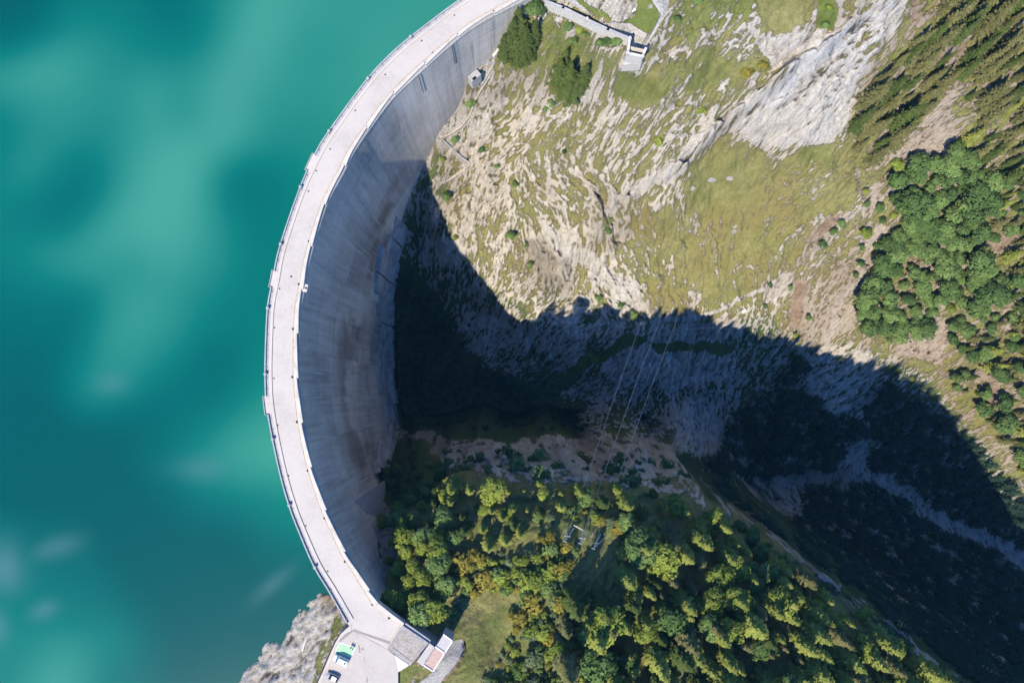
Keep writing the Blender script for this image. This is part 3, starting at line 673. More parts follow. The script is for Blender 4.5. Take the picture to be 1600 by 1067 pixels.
U2 = U + 16 * fbm(X, Y, 30, 3); V2 = V + 16 * fbm(X + 200, Y, 30, 3)
num = np.zeros_like(X); den = np.zeros_like(X)
for t in LAKE_TINT.replace('\n', '|').split('|'):
    u, v, a = map(float, t.split())
    w = np.exp(-((U2 - u) ** 2 + (V2 - v) ** 2) / (2 * 30.0 ** 2)) + 1e-9 / ((U2 - u) ** 2 + (V2 - v) ** 2 + 900)
    num += w * a; den += w
S = blur(num / den, 3.0); S = np.clip(.5 + (S - .5) * 1.12, 0, 1)
refl_mask = np.zeros_like(X)
for u, v, ru, rv, an, a in CLOUD_REFL:
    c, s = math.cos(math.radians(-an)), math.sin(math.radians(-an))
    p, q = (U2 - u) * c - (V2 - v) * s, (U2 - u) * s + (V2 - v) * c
    refl_mask = np.maximum(refl_mask, a * np.exp(-((p / ru) ** 2 + (q / rv) ** 2)))
i2 = np.arange(X.size).reshape(X.shape)
fc = np.stack([i2[:-1, :-1], i2[1:, :-1], i2[1:, 1:], i2[:-1, 1:]], -1)
cx = (X[:-1, :-1] + .75); cy = (Y[:-1, :-1] + .75)
side = np.ones(cx.shape, bool)                       # water stays upstream of the dam axis
mid = (INN + OUT) / 2
poly = [(-600, 500), (60, 500)] + [tuple(mid[0] + (mid[0] - mid[5]) * 30)] + [tuple(p) for p in mid[::4]] + [tuple(mid[-1] + (mid[-1] - mid[-6]) * 4), (-20, -500), (-600, -500)]
keep = inpoly(cx, cy, poly)
fc = fc[keep].reshape(-1, 4)
used = np.unique(fc); remap = np.full(X.size, -1); remap[used] = np.arange(len(used))
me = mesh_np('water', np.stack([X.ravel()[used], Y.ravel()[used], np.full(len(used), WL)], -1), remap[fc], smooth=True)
at = me.color_attributes.new('tint_reflection', 'FLOAT_COLOR', 'POINT')
at.data.foreach_set('color', np.stack([S.ravel()[used], refl_mask.ravel()[used], np.zeros(len(used)), np.ones(len(used))], -1).astype(np.float32).ravel())
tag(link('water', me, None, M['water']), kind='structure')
# ------------------------------------------------------------------ the arch dam
def cidx(u, v):
    """station on the crest nearest to a crest pixel"""
    p = W(u, v, 0.0); m = (INN + OUT) / 2
    return int(np.argmin(np.hypot(m[:, 0] - p.x, m[:, 1] - p.y)))
def cpt(i, f, z):
    i = min(max(i, 0), NC - 1); a = OUT[i] * (1 - f) + INN[i] * f
    return (float(a[0]), float(a[1]), z)
def strip_mesh(mb, i0, i1, f0, f1, z0, z1, step=2):
    """bar of rectangular section along the crest; f0 / f1 may be functions of the station"""
    g0 = f0 if callable(f0) else (lambda i: f0); g1 = f1 if callable(f1) else (lambda i: f1)
    ids = list(range(i0, i1, step)) + [i1]; bm = mb.bm; rows = []
    for i in ids:
        rows.append([bm.verts.new(cpt(i, g0(i), z0)), bm.verts.new(cpt(i, g1(i), z0)), bm.verts.new(cpt(i, g1(i), z1)), bm.verts.new(cpt(i, g0(i), z1))])
    fs = []
    for a, b in zip(rows[:-1], rows[1:]):
        for k in range(4):
            fs.append(bm.faces.new((a[k], a[(k + 1) % 4], b[(k + 1) % 4], b[k])))
    fs += [bm.faces.new(rows[0]), bm.faces.new(rows[-1][::-1])]
    bmesh.ops.recalc_face_normals(bm, faces=fs)

ci = INN[NC // 2]
dam = empty('arch_dam', (float(ci[0]), float(ci[1]), 0.0))
tag(dam, 'tall curved concrete arch dam with pale crest road beside the turquoise lake', 'dam')
def dpart(o):
    o.parent = dam; o.matrix_parent_inverse = Matrix.Translation(-Vector(dam.location)); return o

# depth of the foot along the crest
ti, td = [], []
for (u, v), d in zip(TOE, TOE_D):
    x, y = P(u, v, -d); ti.append(int(np.argmin(np.hypot(INN[:, 0] - x, INN[:, 1] - y)))); td.append(d)
o_ = np.argsort(ti); ti = np.array(ti)[o_]; td = np.array(td)[o_]
FOOT = np.interp(np.arange(NC), ti, td)
nz = 150; zz = np.linspace(0, 1, nz) ** 1.15 * -176.0
blk = (SS / 13.0).astype(int)
rr = np.random.default_rng(5); jit = rr.uniform(-.07, .07, blk.max() + 2); jit2 = rr.uniform(-.05, .05, blk.max() + 2); push = rr.uniform(0, .22, blk.max() + 2)
Vv = np.zeros((NC, nz, 3)); UV = np.zeros((NC, nz, 2))
for i in range(NC):
    D1 = FOOT[i] * (.56 + jit[blk[i]]); D2 = FOOT[i] * (.80 + jit2[blk[i]])
    off = np.where(zz > -.9, .28, push[blk[i]]) + np.clip((FOOT[i] - 85) / 50, 0, 1) * (.5 * (zz < -D1) + .9 * (zz < -D2))
    off = np.where(zz < -.9, off, .28)
    Vv[i, :, 0] = INN[i, 0] + NRM[i, 0] * off; Vv[i, :, 1] = INN[i, 1] + NRM[i, 1] * off; Vv[i, :, 2] = zz - .1
    UV[i, :, 0] = SS[i]; UV[i, :, 1] = zz
ii = np.arange(NC * nz).reshape(NC, nz)
f1 = np.stack([ii[:-1, :-1], ii[:-1, 1:], ii[1:, 1:], ii[1:, :-1]], -1).reshape(-1, 4)
ob = NC * nz
up = np.zeros((NC, 2, 3)); up[:, :, :2] = OUT[:, None, :]; up[:, 0, 2] = -.1; up[:, 1, 2] = -70
uu = np.zeros((NC, 2, 2)); uu[:, :, 0] = SS[:, None]; uu[:, 1, 1] = -70
jj = ob + np.arange(NC * 2).reshape(NC, 2)
f2 = np.stack([jj[:-1, 0], jj[1:, 0], jj[1:, 1], jj[:-1, 1]], -1)
f3 = np.stack([ii[:-1, 0], ii[1:, 0], jj[1:, 0], jj[:-1, 0]], -1)
fe = np.array([[ii[0, 0], jj[0, 0], jj[0, 1], ii[0, nz - 1]], [jj[-1, 0], ii[-1, 0], ii[-1, nz - 1], jj[-1, 1]]])
me = mesh_np('dam_wall', np.r_[Vv.reshape(-1, 3), up.reshape(-1, 3)], np.r_[f1, f2, f3, fe], uv=np.r_[UV.reshape(-1, 2), uu.reshape(-1, 2)])
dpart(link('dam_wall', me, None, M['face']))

# walkway and parapets
BAYS = [(424, 437, 8), (418, 633, 8), (488, 258, 8)]
bay_i = [cidx(u, v) for u, v, n in BAYS]
mb = MB(); strip_mesh(mb, 0, NC - 1, .115, .20, -.08, .32); dpart(mb.build('upstream_walkway', M['walk']))
mb = MB(); strip_mesh(mb, 0, NC - 1, .03, .115, -.08, .26); dpart(mb.build('upstream_ledge', M['concrete']))
mb = MB(); strip_mesh(mb, 0, NC - 1, .855, .935, -.08, .14); dpart(mb.build('downstream_kerb', M['parapet']))
STEP = 22
cuts = list(range(0, NC - 1, STEP)) + [NC - 1]
for a, b in zip(cuts[:-1], cuts[1:]):
    saw = lambda i, a=a, b=b: .965 + .055 * (i - a) / (b - a)
    mb = MB(); strip_mesh(mb, a, b, lambda i, a=a, b=b: saw(i) - .045, saw, .02, .98)
    strip_mesh(mb, a, b, lambda i: saw(i) - .055, lambda i: saw(i) + .006, .98, 1.07)
    dpart(mb.build('downstream_parapet_segment', M['parapet']))
segs = []; k = 0
while k < NC - 1:
    e = min(k + 30, NC - 1)
    segs.append((k, e)); k = e
for a, b in segs:
    pieces = [(a, b)]
    for bi in bay_i:
        new = []
        for p, q in pieces:
            if bi - 4 >= q or bi + 4 <= p: new.append((p, q)); continue
            if p < bi - 4: new.append((p, bi - 4))
            if q > bi + 4: new.append((bi + 4, q))
        pieces = new
    for p, q in pieces:
        if q - p < 2: continue
        mb = MB(); strip_mesh(mb, p, q, 0.0, .024, -.3, .78); strip_mesh(mb, p, q, -.006, .03, .78, .84)
        for i in range(p + 2, q, 5):                       # buttress ribs on the walkway side
            c0 = Vector(cpt(i, .05, .42)); n = NRM[i]
            mb.box(c0, (.45, .12, .36), math.atan2(n[1], n[0]))
        dpart(mb.build('upstream_parapet_segment', M['concrete']))
for (u, v, n), bi in zip(BAYS, bay_i):
    mb = MB(); strip_mesh(mb, bi - 4, bi + 4, -.06, .115, -.5, .33, 1); bay = dpart(mb.build('lookout_bay', M['walk']))
    mb = MB(); strip_mesh(mb, bi - 4, bi + 4, -.08, -.06, -.5, .8, 1)
    for e in (bi - 4, bi + 4):
        c0 = Vector(cpt(e, -.03, .2)); mb.box(c0, (1.0, .16, 1.2), math.atan2(NRM[e][1], NRM[e][0]))
    w_ = mb.build('bay_parapet', M['concrete'], bay); w_.matrix_parent_inverse = bay.matrix_basis.inverted() @ Matrix.Identity(4)
    w_.matrix_parent_inverse = (Matrix.Translation(dam.location) @ bay.matrix_parent_inverse).inverted()
for u, v in ((640, 64), (574, 132), (517, 210), (472, 296), (441, 386), (422, 484), (417, 585), (429, 686), (455, 785), (496, 882)):
    i = cidx(u + 6, v); c0 = Vector(cpt(i, .03, .55)); n = NRM[i]
    mb = MB(); mb.box(c0, (.6, .6, 1.5), math.atan2(n[1], n[0]), .05); mb.box(c0 + Vector((0, 0, .86)), (.7, .7, .12), math.atan2(n[1], n[0]))
    dpart(mb.build('parapet_pillar', M['concrete']))
# bracket platform on the downstream side, thin dark tubes, gallery portal, thrust block
i = cidx(452, 446); n = NRM[i]; ra = math.atan2(n[1], n[0])
c0 = Vector(cpt(i, 1.06, .2)); mb = MB(); mb.box(c0, (1.3, 2.2, .5), ra, .06); br = dpart(mb.build('bracket_platform', M['pale']))
mb = MB(); mb.box(c0 + Vector((n[0] * .25, n[1] * .25, .27)), (.55, .6, .05), ra)
h_ = mb.build('hatch', M['shaft'], br); h_.matrix_parent_inverse = (Matrix.Translation(dam.location) @ br.matrix_parent_inverse).inverted()
for u, v, zl in ((709, 72, -13), (655, 117, -13)):
    i = int(np.argmin(np.hypot(*(INN - np.array(W(u, v, 0).to_2d())).T))); n = NRM[i]; q = INN[i] + n * .5
    mb = MB(); mb.tube((q[0], q[1], -.4), (q[0], q[1], zl), .11, .11, 8)
    dpart(mb.build('dark_tube', M['iron']))
g0 = hit(736, 116); i = int(np.argmin(np.hypot(*(INN - np.array((g0.x, g0.y))).T))); n = NRM[i]; ra = math.atan2(n[1], n[0])
q = INN[i] + n * 1.6; zc = -FOOT[i]
mb = MB(); mb.box((q[0], q[1], zc - 2.7), (2.4, 4.0, 6.0), ra, .1); gb = dpart(mb.build('gallery_block', M['concrete']))
qq = INN[i] + n * 2.4; t_ = np.array((-n[1], n[0])); qq = qq - t_ * .6
mb = MB(); mb.box((qq[0], qq[1], zc + .32), (.9, 1.4, .06), ra); h_ = mb.build('shaft_opening', M['shaft'], gb)
h_.matrix_parent_inverse = (Matrix.Translation(dam.location) @ gb.matrix_parent_inverse).inverted()
k = 0
while k < NC - 2:                                       # irregular concrete footings where the wall meets the rock
    w_ = int(rr.integers(8, 22)); e = min(k + w_, NC - 2)
    fm = float(np.mean(FOOT[k:e + 1]))
    if fm > 92 and e - k > 4:
        for top, th in ((rr.uniform(.70, .86), rr.uniform(.5, 1.1)), (rr.uniform(.86, .96), rr.uniform(1.2, 2.8))):
            bm_ = MB(); rows = []; o2 = 1.3 if fm > 110 else .3
            for i in range(k, e + 1, 2):
                t_ = (i - k) / (e - k); zt = -FOOT[i] * top - 3 * t_
                a_ = INN[i] + NRM[i] * .05; b_ = INN[i] + NRM[i] * (o2 + th)
                rows.append([bm_.bm.verts.new((a_[0], a_[1], -FOOT[i] - 12)), bm_.bm.verts.new((b_[0], b_[1], -FOOT[i] - 12)), bm_.bm.verts.new((b_[0], b_[1], zt - 2.2 * th)), bm_.bm.verts.new((a_[0], a_[1], zt))])
            fs = []
            for p_, q_ in zip(rows[:-1], rows[1:]):
                for j in range(4): fs.append(bm_.bm.faces.new((p_[j], p_[(j + 1) % 4], q_[(j + 1) % 4], q_[j])))
            fs += [bm_.bm.faces.new(rows[0]), bm_.bm.faces.new(rows[-1][::-1])]
            bmesh.ops.recalc_face_normals(bm_.bm, faces=fs)
            dpart(bm_.build('footing', M['footing']))
    k = e
tb = [(553, 783, 32), (575, 768, 46), (597, 755, 66), (600, 790, 64), (586, 815, 50), (573, 811, 40)]
mb = MB(); mb.prism([tuple(W(u, v, -d).to_2d()) for u, v, d in tb], -95, [-d for u, v, d in tb]); dpart(mb.build('thrust_block', M['concrete']))

# roadway on the crest and the small iron drain covers
mb = MB(); strip_mesh(mb, 0, NC - 1, .20, .855, -.09, 0.0); tag(mb.build('crest_road', M['road']), kind='structure')
mb = MB(); strip_mesh(mb, 0, NC - 1, .828, .854, -.05, .005); tag(mb.build('gutter_strip', M['gutter']), kind='structure')
drop = [(789, 8), (726, 46), (677, 83), (623, 134), (578, 189), (540, 247), (509, 309), (483, 377), (467, 444), (458, 514), (457, 589), (464, 659), (481, 735), (507, 809), (539, 877), (582, 944), (608, 965)]
ordn = ['first', 'second', 'third', 'fourth', 'fifth', 'sixth', 'seventh', 'eighth', 'ninth', 'tenth', 'eleventh', 'twelfth', 'thirteenth', 'fourteenth', 'fifteenth', 'sixteenth', 'seventeenth', 'eighteenth', 'nineteenth', 'twentieth']
def cover(p, r, label, group):
    mb = MB()
    mb.tube((0, 0, .004), (0, 0, .05), r, r * .92, 12)
    for k in range(-2, 3): mb.box((k * r * .3, 0, .055), (r * .12, r * 1.1, .012))
    o = mb.build('drain_cover', M['iron']); o.location = p; tag(o, label, 'drain cover', group)
for k, (u, v) in enumerate(drop):
    cover(W(u, v, 0), .38, f'dark drain cover by the valley-side parapet, {ordn[k]} from the road\'s top end', 'drain covers along the downstream kerb')
for k, (u, v) in enumerate([(710, 24), (659, 64), (602, 117), (555, 173), (516, 233), (494, 267), (482, 299), (437, 451), (429, 512), (428, 591), (434, 664), (451, 743), (478, 821), (512, 892)]):
    cover(W(u, v, 0), .24, f'small dark drain cover by the lakeside walkway, {ordn[k]} from the road\'s top end', 'small drain covers along the lakeside kerb')
cover(W(455, 432, 0), .3, 'lone dark manhole cover in mid road at the protruding lookout bay', None)
# ------------------------------------------------------------------ car park and buildings at the lower end of the dam
def xy(*px, z=0.0): return [tuple(W(u, v, z).to_2d()) for u, v in px]
mb = MB()
mb.prism(xy((543, 973), (549, 984), (590, 1005), (604, 1013), (628, 975.5), (632, 972), (590, 940)), -.4, .003)
tag(mb.build('road_apron', M['road']), kind='structure')
mb = MB()
mb.prism(xy((549, 984.2), (538, 988), (527, 1003), (517, 1030), (507, 1050), (497, 1085), (622, 1085), (622, 1050), (616, 1023), (604, 1013.2)), -.4, -.004)
tag(mb.build('car_park', M['asphalt']), kind='structure')
mb = MB(); mb.prism(xy((553, 982.5), (611, 1002), (609.5, 1006), (552, 986)), -.02, .008); mb.prism(xy((553, 982.5), (552, 986), (541, 995), (531, 1003), (529.5, 1000), (541, 989)), -.02, .008)
tag(mb.build('paving_strip', M['strip']), kind='structure')
mb = MB(); mb.prism(xy((549, 975.5), (541, 982), (532, 990.5), (519, 1012), (509, 1035), (495, 1068), (488, 1085), (497, 1085), (507, 1051), (517, 1031), (527, 1004), (538, 989), (549, 984.5)), -.5, .14)
tag(mb.build('pavement', M['walk']), kind='structure')
mb = MB(); mb.prism(xy((616.5, 1023), (639, 1039.5), (622.3, 1049.6)), -1.2, [.05, -.25, .02]); tag(mb.build('concrete_ramp', plain('light_ramp', (.66, .63, .59), .9, .05, 1)), kind='structure')
mb = MB()  # flat brown marks on the car park
for px in ([(560, 1007), (562, 1008), (563.5, 1019), (561, 1019)], [(573, 1053), (575, 1062), (574, 1066), (572.6, 1065)]): mb.prism(xy(*px), -.02, .002)
for u, v in ((556.4, 988), (557.7, 991), (559, 994.6), (568.4, 1027), (569.4, 1031), (570.3, 1035)):
    p = W(u, v, 0); mb.tube((p.x, p.y, -.02), (p.x, p.y, .002), .16, .16, 7)
tag(mb.build('ground_marks', plain('brown_mark', (.25, .215, .185), .9, .2, 3)), kind='structure')
p = W(566.2, 1013.5, 0); mb = MB(); mb.box(p, (.62, .62, .03), .4); mb.box(p + Vector((0, 0, .016)), (.48, .48, .01), .4)
tag(mb.build('utility_cover', M['strip']), 'square utility cover set in the car park near the two standing people', 'utility cover')
# downstream parapet beyond the dam end, turning along the apron
mb = MB()
for a, b in (((590, 940), (611, 957)), ((611, 957), (632, 972.5))):
    A, B = W(*a, 0), W(*b, 0); d = (B - A).normalized(); n = Vector((-d.y, d.x, 0))
    n = n if n.x > 0 else -n
    q = [A - n * .75, B - n * .75, B + n * .1, A + n * .1]; mb.prism([(t.x, t.y) for t in q], -2, .95)
    q = [A - n * .82, B - n * .82, B + n * .16, A + n * .16]; mb.prism([(t.x, t.y) for t in q], .951, 1.05)
tag(mb.build('parapet_wall', M['parapet']), 'beige concrete parapet wall between the dam end and the square flat roof', 'wall')
# square terrace building
T1 = xy((627.6, 975.5), (670, 1004), (641, 1039), (604.5, 1013), z=.35)
T2 = xy((631.8, 984.4), (659, 1006.8), (642.6, 1032.6), (612.8, 1010), z=.35)
b = empty('terrace_building', (*T1[3], 0.0)); tag(b, 'square flat-roofed building with grey stone border round a gravel roof, beside the car park', 'building')
def bp(o, par=None):
    par = b if par is None else par; o.parent = par; r = par; T = Matrix.Identity(4)
    while r is not None: T = Matrix.Translation(r.location) @ T if r.parent is None or True else T; r = r.parent
    o.matrix_parent_inverse = T.inverted(); return o
mb = MB(); mb.prism(T1, -7, .30); bp(mb.build('wall', M['concrete']))
mb = MB()
for k in range(4):
    j = (k + 1) % 4; mb.prism([T1[k], T1[j], T2[j], T2[k]], .302, .42)
fr = bp(mb.build('roof_border', M['slab']))
mb = MB()
for k in range(4):                                      # joints between the border slabs
    j = (k + 1) % 4; n = 11
    for t in range(1, n):
        t /= n; a = Vector(T1[k]).lerp(Vector(T1[j]), t); c = Vector(T2[k]).lerp(Vector(T2[j]), t); d = (c - a)
        mb.box(((a.x + c.x) / 2, (a.y + c.y) / 2, .425), (d.length * .96, .06 if t * 3 % 1 > .5 else .11, .012), math.atan2(d.y, d.x))
bp(mb.build('slab_joint', M['strip']))
mb = MB(); mb.prism(T2, .1, .31); bp(mb.build('gravel_roof', M['gravelroof']))
mb = MB(); A, B = Vector(T1[3]), Vector(T1[0]); d = B - A; mb.box(((A.x + B.x) / 2, (A.y + B.y) / 2, .5), (d.length, .22, .5), math.atan2(d.y, d.x)); bp(mb.build('roof_kerb', M['parapet']))
mb = MB(); mb.prism(xy((634, 973), (681.5, 1006.5), (678.8, 1011), (631, 977.2)), -6, -.15); tag(mb.build('retaining_ledge', M['concrete']), 'long grey concrete ledge along the valley side of the square flat roof', 'ledge')
q = xy((671, 1005), (679.3, 1011.2), (661, 1040), (651.5, 1033), z=.9)
b2 = empty('low_annex', (*q[0], 0)); tag(b2, 'low annex with plain light grey roof between the gravel roof and white-rimmed building', 'annex')
mb = MB(); mb.prism(q, -6, .78); bp(mb.build('wall', M['concrete']), b2)
c_ = sum((Vector(t) for t in q), Vector((0, 0))) / 4; q2 = [tuple(c_ + (Vector(t) - c_) * 1.03) for t in q]
mb = MB(); mb.prism(q2, .782, .95); bp(mb.build('roof', M['greyroof']), b2)
q = xy((693, 991), (707, 1001), (676.3, 1048.5), (662.5, 1039), z=2.2)
b3 = empty('white_rimmed_building', (*q[3], 0)); tag(b3, 'long narrow building with white roof rim and two roof panels, beside the gravel path', 'building')
mb = MB(); mb.prism(q, -5, 1.9); bp(mb.build('wall', M['concrete']), b3)
V_ = [Vector(t) for t in q]
def lp(a, b, t): return a.lerp(b, t)
mA, mB = lp(V_[0], V_[3], .40), lp(V_[1], V_[2], .40)
mb = MB(); mb.prism([tuple(t) for t in (V_[0], V_[1], mB, mA)], 1.902, 1.96); bp(mb.build('grey_roof_panel', M['greyroof']), b3)
mb = MB(); mb.prism([tuple(t) for t in (mA, mB, V_[2], V_[3])], 1.902, 1.96); bp(mb.build('red_gravel_roof_panel', M['redroof']), b3)
mb = MB()
for a, c in ((V_[0], V_[1]), (V_[1], V_[2]), (V_[2], V_[3]), (mA, mB)):
    d = c - a; m_ = (a + c) / 2; mb.box((m_.x, m_.y, 2.1), (d.length + .2, .26, .34), math.atan2(d.y, d.x))
bp(mb.build('roof_rim', M['white']), b3)
a, c = V_[0], lp(V_[0], V_[3], .42); d = c - a; m_ = (a + c) / 2 + Vector((-.22, .1)); mb = MB(); mb.box((m_.x, m_.y, .9), (d.length * .8, .1, 1.4), math.atan2(d.y, d.x)); bp(mb.build('window_band', M['glass']), b3)
# guard rail on the lake side of the car park
rp = [(531, 990), (523, 1003), (515.5, 1019), (509, 1034), (502, 1051), (494.5, 1067), (489, 1080)]
R_ = [W(u, v, .8) for u, v in rp]
g0 = empty('guard_rail', (R_[0].x, R_[0].y, 0.14)); tag(g0, 'dark brown guard rail along the lake edge of the car park', 'guard rail')
for h, r in ((.80, .19), (.45, .08)):
    mb = MB()
    for a, c in zip(R_[:-1], R_[1:]): mb.tube((a.x, a.y, h), (c.x, c.y, h), r, r, 6)
    bp(mb.build('rail', M['rail']), g0)
for a, c in zip(R_[:-1], R_[1:]):
    for t in (0, .5):
        p = a.lerp(c, t); mb = MB(); mb.box((p.x, p.y, .4), (.1, .1, .9)); bp(mb.build('post', M['rail']), g0)
# painted bay
mb = MB(); mb.prism(xy((531, 1003.4), (555, 1011.8), (548.5, 1026), (524.5, 1017)), -.02, .004); tag(mb.build('green_parking_bay', M['green']), kind='structure')
mb = MB(); E_ = [W(*t, 0) for t in ((531, 1003.4), (555, 1011.8), (548.5, 1026), (524.5, 1017))]
for k in range(4):
    a, c = E_[k], E_[(k + 1) % 4]; d = c - a; mb.box(((a.x + c.x) / 2, (a.y + c.y) / 2, .0), (d.length, .12, .018), math.atan2(d.y, d.x))
tag(mb.build('bay_markings', M['line']), kind='structure')

# ------------------------------------------------------------------ vehicles (local x forward, z up)
def loft(secs, nseg=10):
    """secs: (x, half width bottom, half width top, z bottom, z top, roundness)"""
    V = []; Fc = []
    for x, wb, wt, zb, zt, r in secs:
        ring = [(x, -wb, zb), (x, -wb * 1.0, zb + (zt - zb) * .45), (x, -wt - (wb - wt) * .35, zt - (zt - zb) * .18), (x, -wt + r, zt), (x, 0, zt + .02), (x, wt - r, zt), (x, wt + (wb - wt) * .35, zt - (zt - zb) * .18), (x, wb, zb + (zt - zb) * .45), (x, wb, zb), (x, 0, zb)]
        V += ring
    n = 10
    for k in range(len(secs) - 1):
        for j in range(n):
            Fc.append((k * n + j, k * n + (j + 1) % n, (k + 1) * n + (j + 1) % n, (k + 1) * n + j))
    me = bpy.data.meshes.new('shell'); m_ = len(secs) - 1
    me.from_pydata(V, [], Fc + [tuple(range(n))[::-1], tuple(m_ * n + j for j in range(n))]); me.update()
    bm = bmesh.new(); bm.from_mesh(me); bmesh.ops.recalc_face_normals(bm, faces=bm.faces); bm.to_mesh(me); bm.free()
    for p in me.polygons: p.use_smooth = True
    return me
def wheels(root, xs, hw, r):
    for x in xs:
        for s in (-1, 1):
            mb = MB(); mb.tube((x, s * (hw - .2), r), (x, s * hw, r), r, r, 16); wl = mb.build('wheel', M['tyre'], root)
            mb = MB(); mb.tube((x, s * (hw - .02), r), (x, s * (hw + .02), r), r * .62, r * .6, 12); mb.build('rim', M['steel'], wl)
def car_bits(root, xf, xr, hw, zl, mirror_x, mz):
    for s in (-1, 1):
        mb = MB(); mb.box((xf, s * hw * .72, zl), (.1, .34, .16), 0, .02); mb.build('headlight', M['lamp'], root)
        mb = MB(); mb.box((xr, s * hw * .85, zl + .2), (.06, .16, .3), 0, .02); mb.build('tail_light', plain('tail_lamp', (.35, .03, .02), .3, .05), root)
        mb = MB(); mb.box((mirror_x, s * (hw + .12), mz), (.14, .22, .16), 0, .03); mb.build('wing_mirror', M['dark'], root)
def make_van(loc, rz):
    r = empty('delivery_van', loc, rz); tag(r, 'white van with a small dark roof hatch, parked beside the green painted bay', 'van')
    me = loft([(2.12, .70, .66, .35, .75, .05), (2.02, .84, .78, .28, .95, .05), (1.35, .90, .82, .25, 1.12, .06), (1.15, .90, .80, .25, 1.18, .06), (-2.1, .92, .86, .25, 1.2, .06), (-2.15, .88, .82, .3, 1.15, .06)]); link('body', me, r, M['white'])
    me = loft([(1.30, .80, .74, 1.08, 1.16, .05), (.62, .84, .70, 1.1, 1.86, .08), (.45, .85, .72, 1.12, 1.92, .10), (-1.95, .88, .74, 1.15, 1.94, .10), (-2.12, .86, .70, 1.15, 1.86, .10)]); link('cab_box', me, r, M['white'])
    mb = MB(); mb.quad((1.28, -.70, 1.2), (1.28, .70, 1.2), (.66, .64, 1.85), (.66, -.64, 1.85)); mb.build('windscreen', plain('blue_grey_glass', (.16, .20, .26), .1, .05), r)
    for s in (-1, 1):
        mb = MB(); mb.box((-.7, s * .865, 1.5), (2.3, .03, .42), 0); mb.build('side_window', M['glass'], r)
    mb = MB(); mb.box((-1.45, -.1, 1.975), (.36, .62, .05), 0, .02); mb.build('roof_hatch', M['shaft'], r)
    mb = MB(); mb.box((-2.15, 0, 1.5), (.04, 1.2, .45)); mb.build('rear_window', M['glass'], r)
    wheels(r, (1.35, -1.4), .9, .33); car_bits(r, 2.1, -2.15, .85, .72, 1.0, 1.2)
    return r
def make_car(loc, rz):
    r = empty('parked_car', loc, rz); tag(r, 'small grey hatchback parked near the guard rail, below the white van', 'car')
    me = loft([(1.86, .60, .52, .32, .62, .05), (1.72, .78, .70, .24, .78, .06), (.95, .84, .76, .22, .92, .06), (-1.5, .85, .78, .22, .96, .06), (-1.82, .80, .72, .3, .92, .06), (-1.86, .74, .66, .35, .8, .06)]); link('body', me, r, M['greycar'])
    me = loft([(.95, .74, .66, .88, .94, .05), (.25, .76, .58, .9, 1.40, .07), (.05, .77, .58, .9, 1.44, .08), (-1.2, .77, .57, .92, 1.45, .08), (-1.72, .72, .56, .92, 1.02, .08)]); link('cabin', me, r, M['glass'])
    mb = MB(); mb.box((-.55, 0, 1.455), (1.35, 1.14, .05), 0, .02); mb.build('roof', M['greycar'], r)
    wheels(r, (1.15, -1.15), .84, .30); car_bits(r, 1.8, -1.86, .8, .65, .7, .98)
    return r
vd = math.atan2(.42, -.91)
make_van(W(533.5, 1029.5, 0), vd); make_car(W(520.4, 1056, 0), vd)

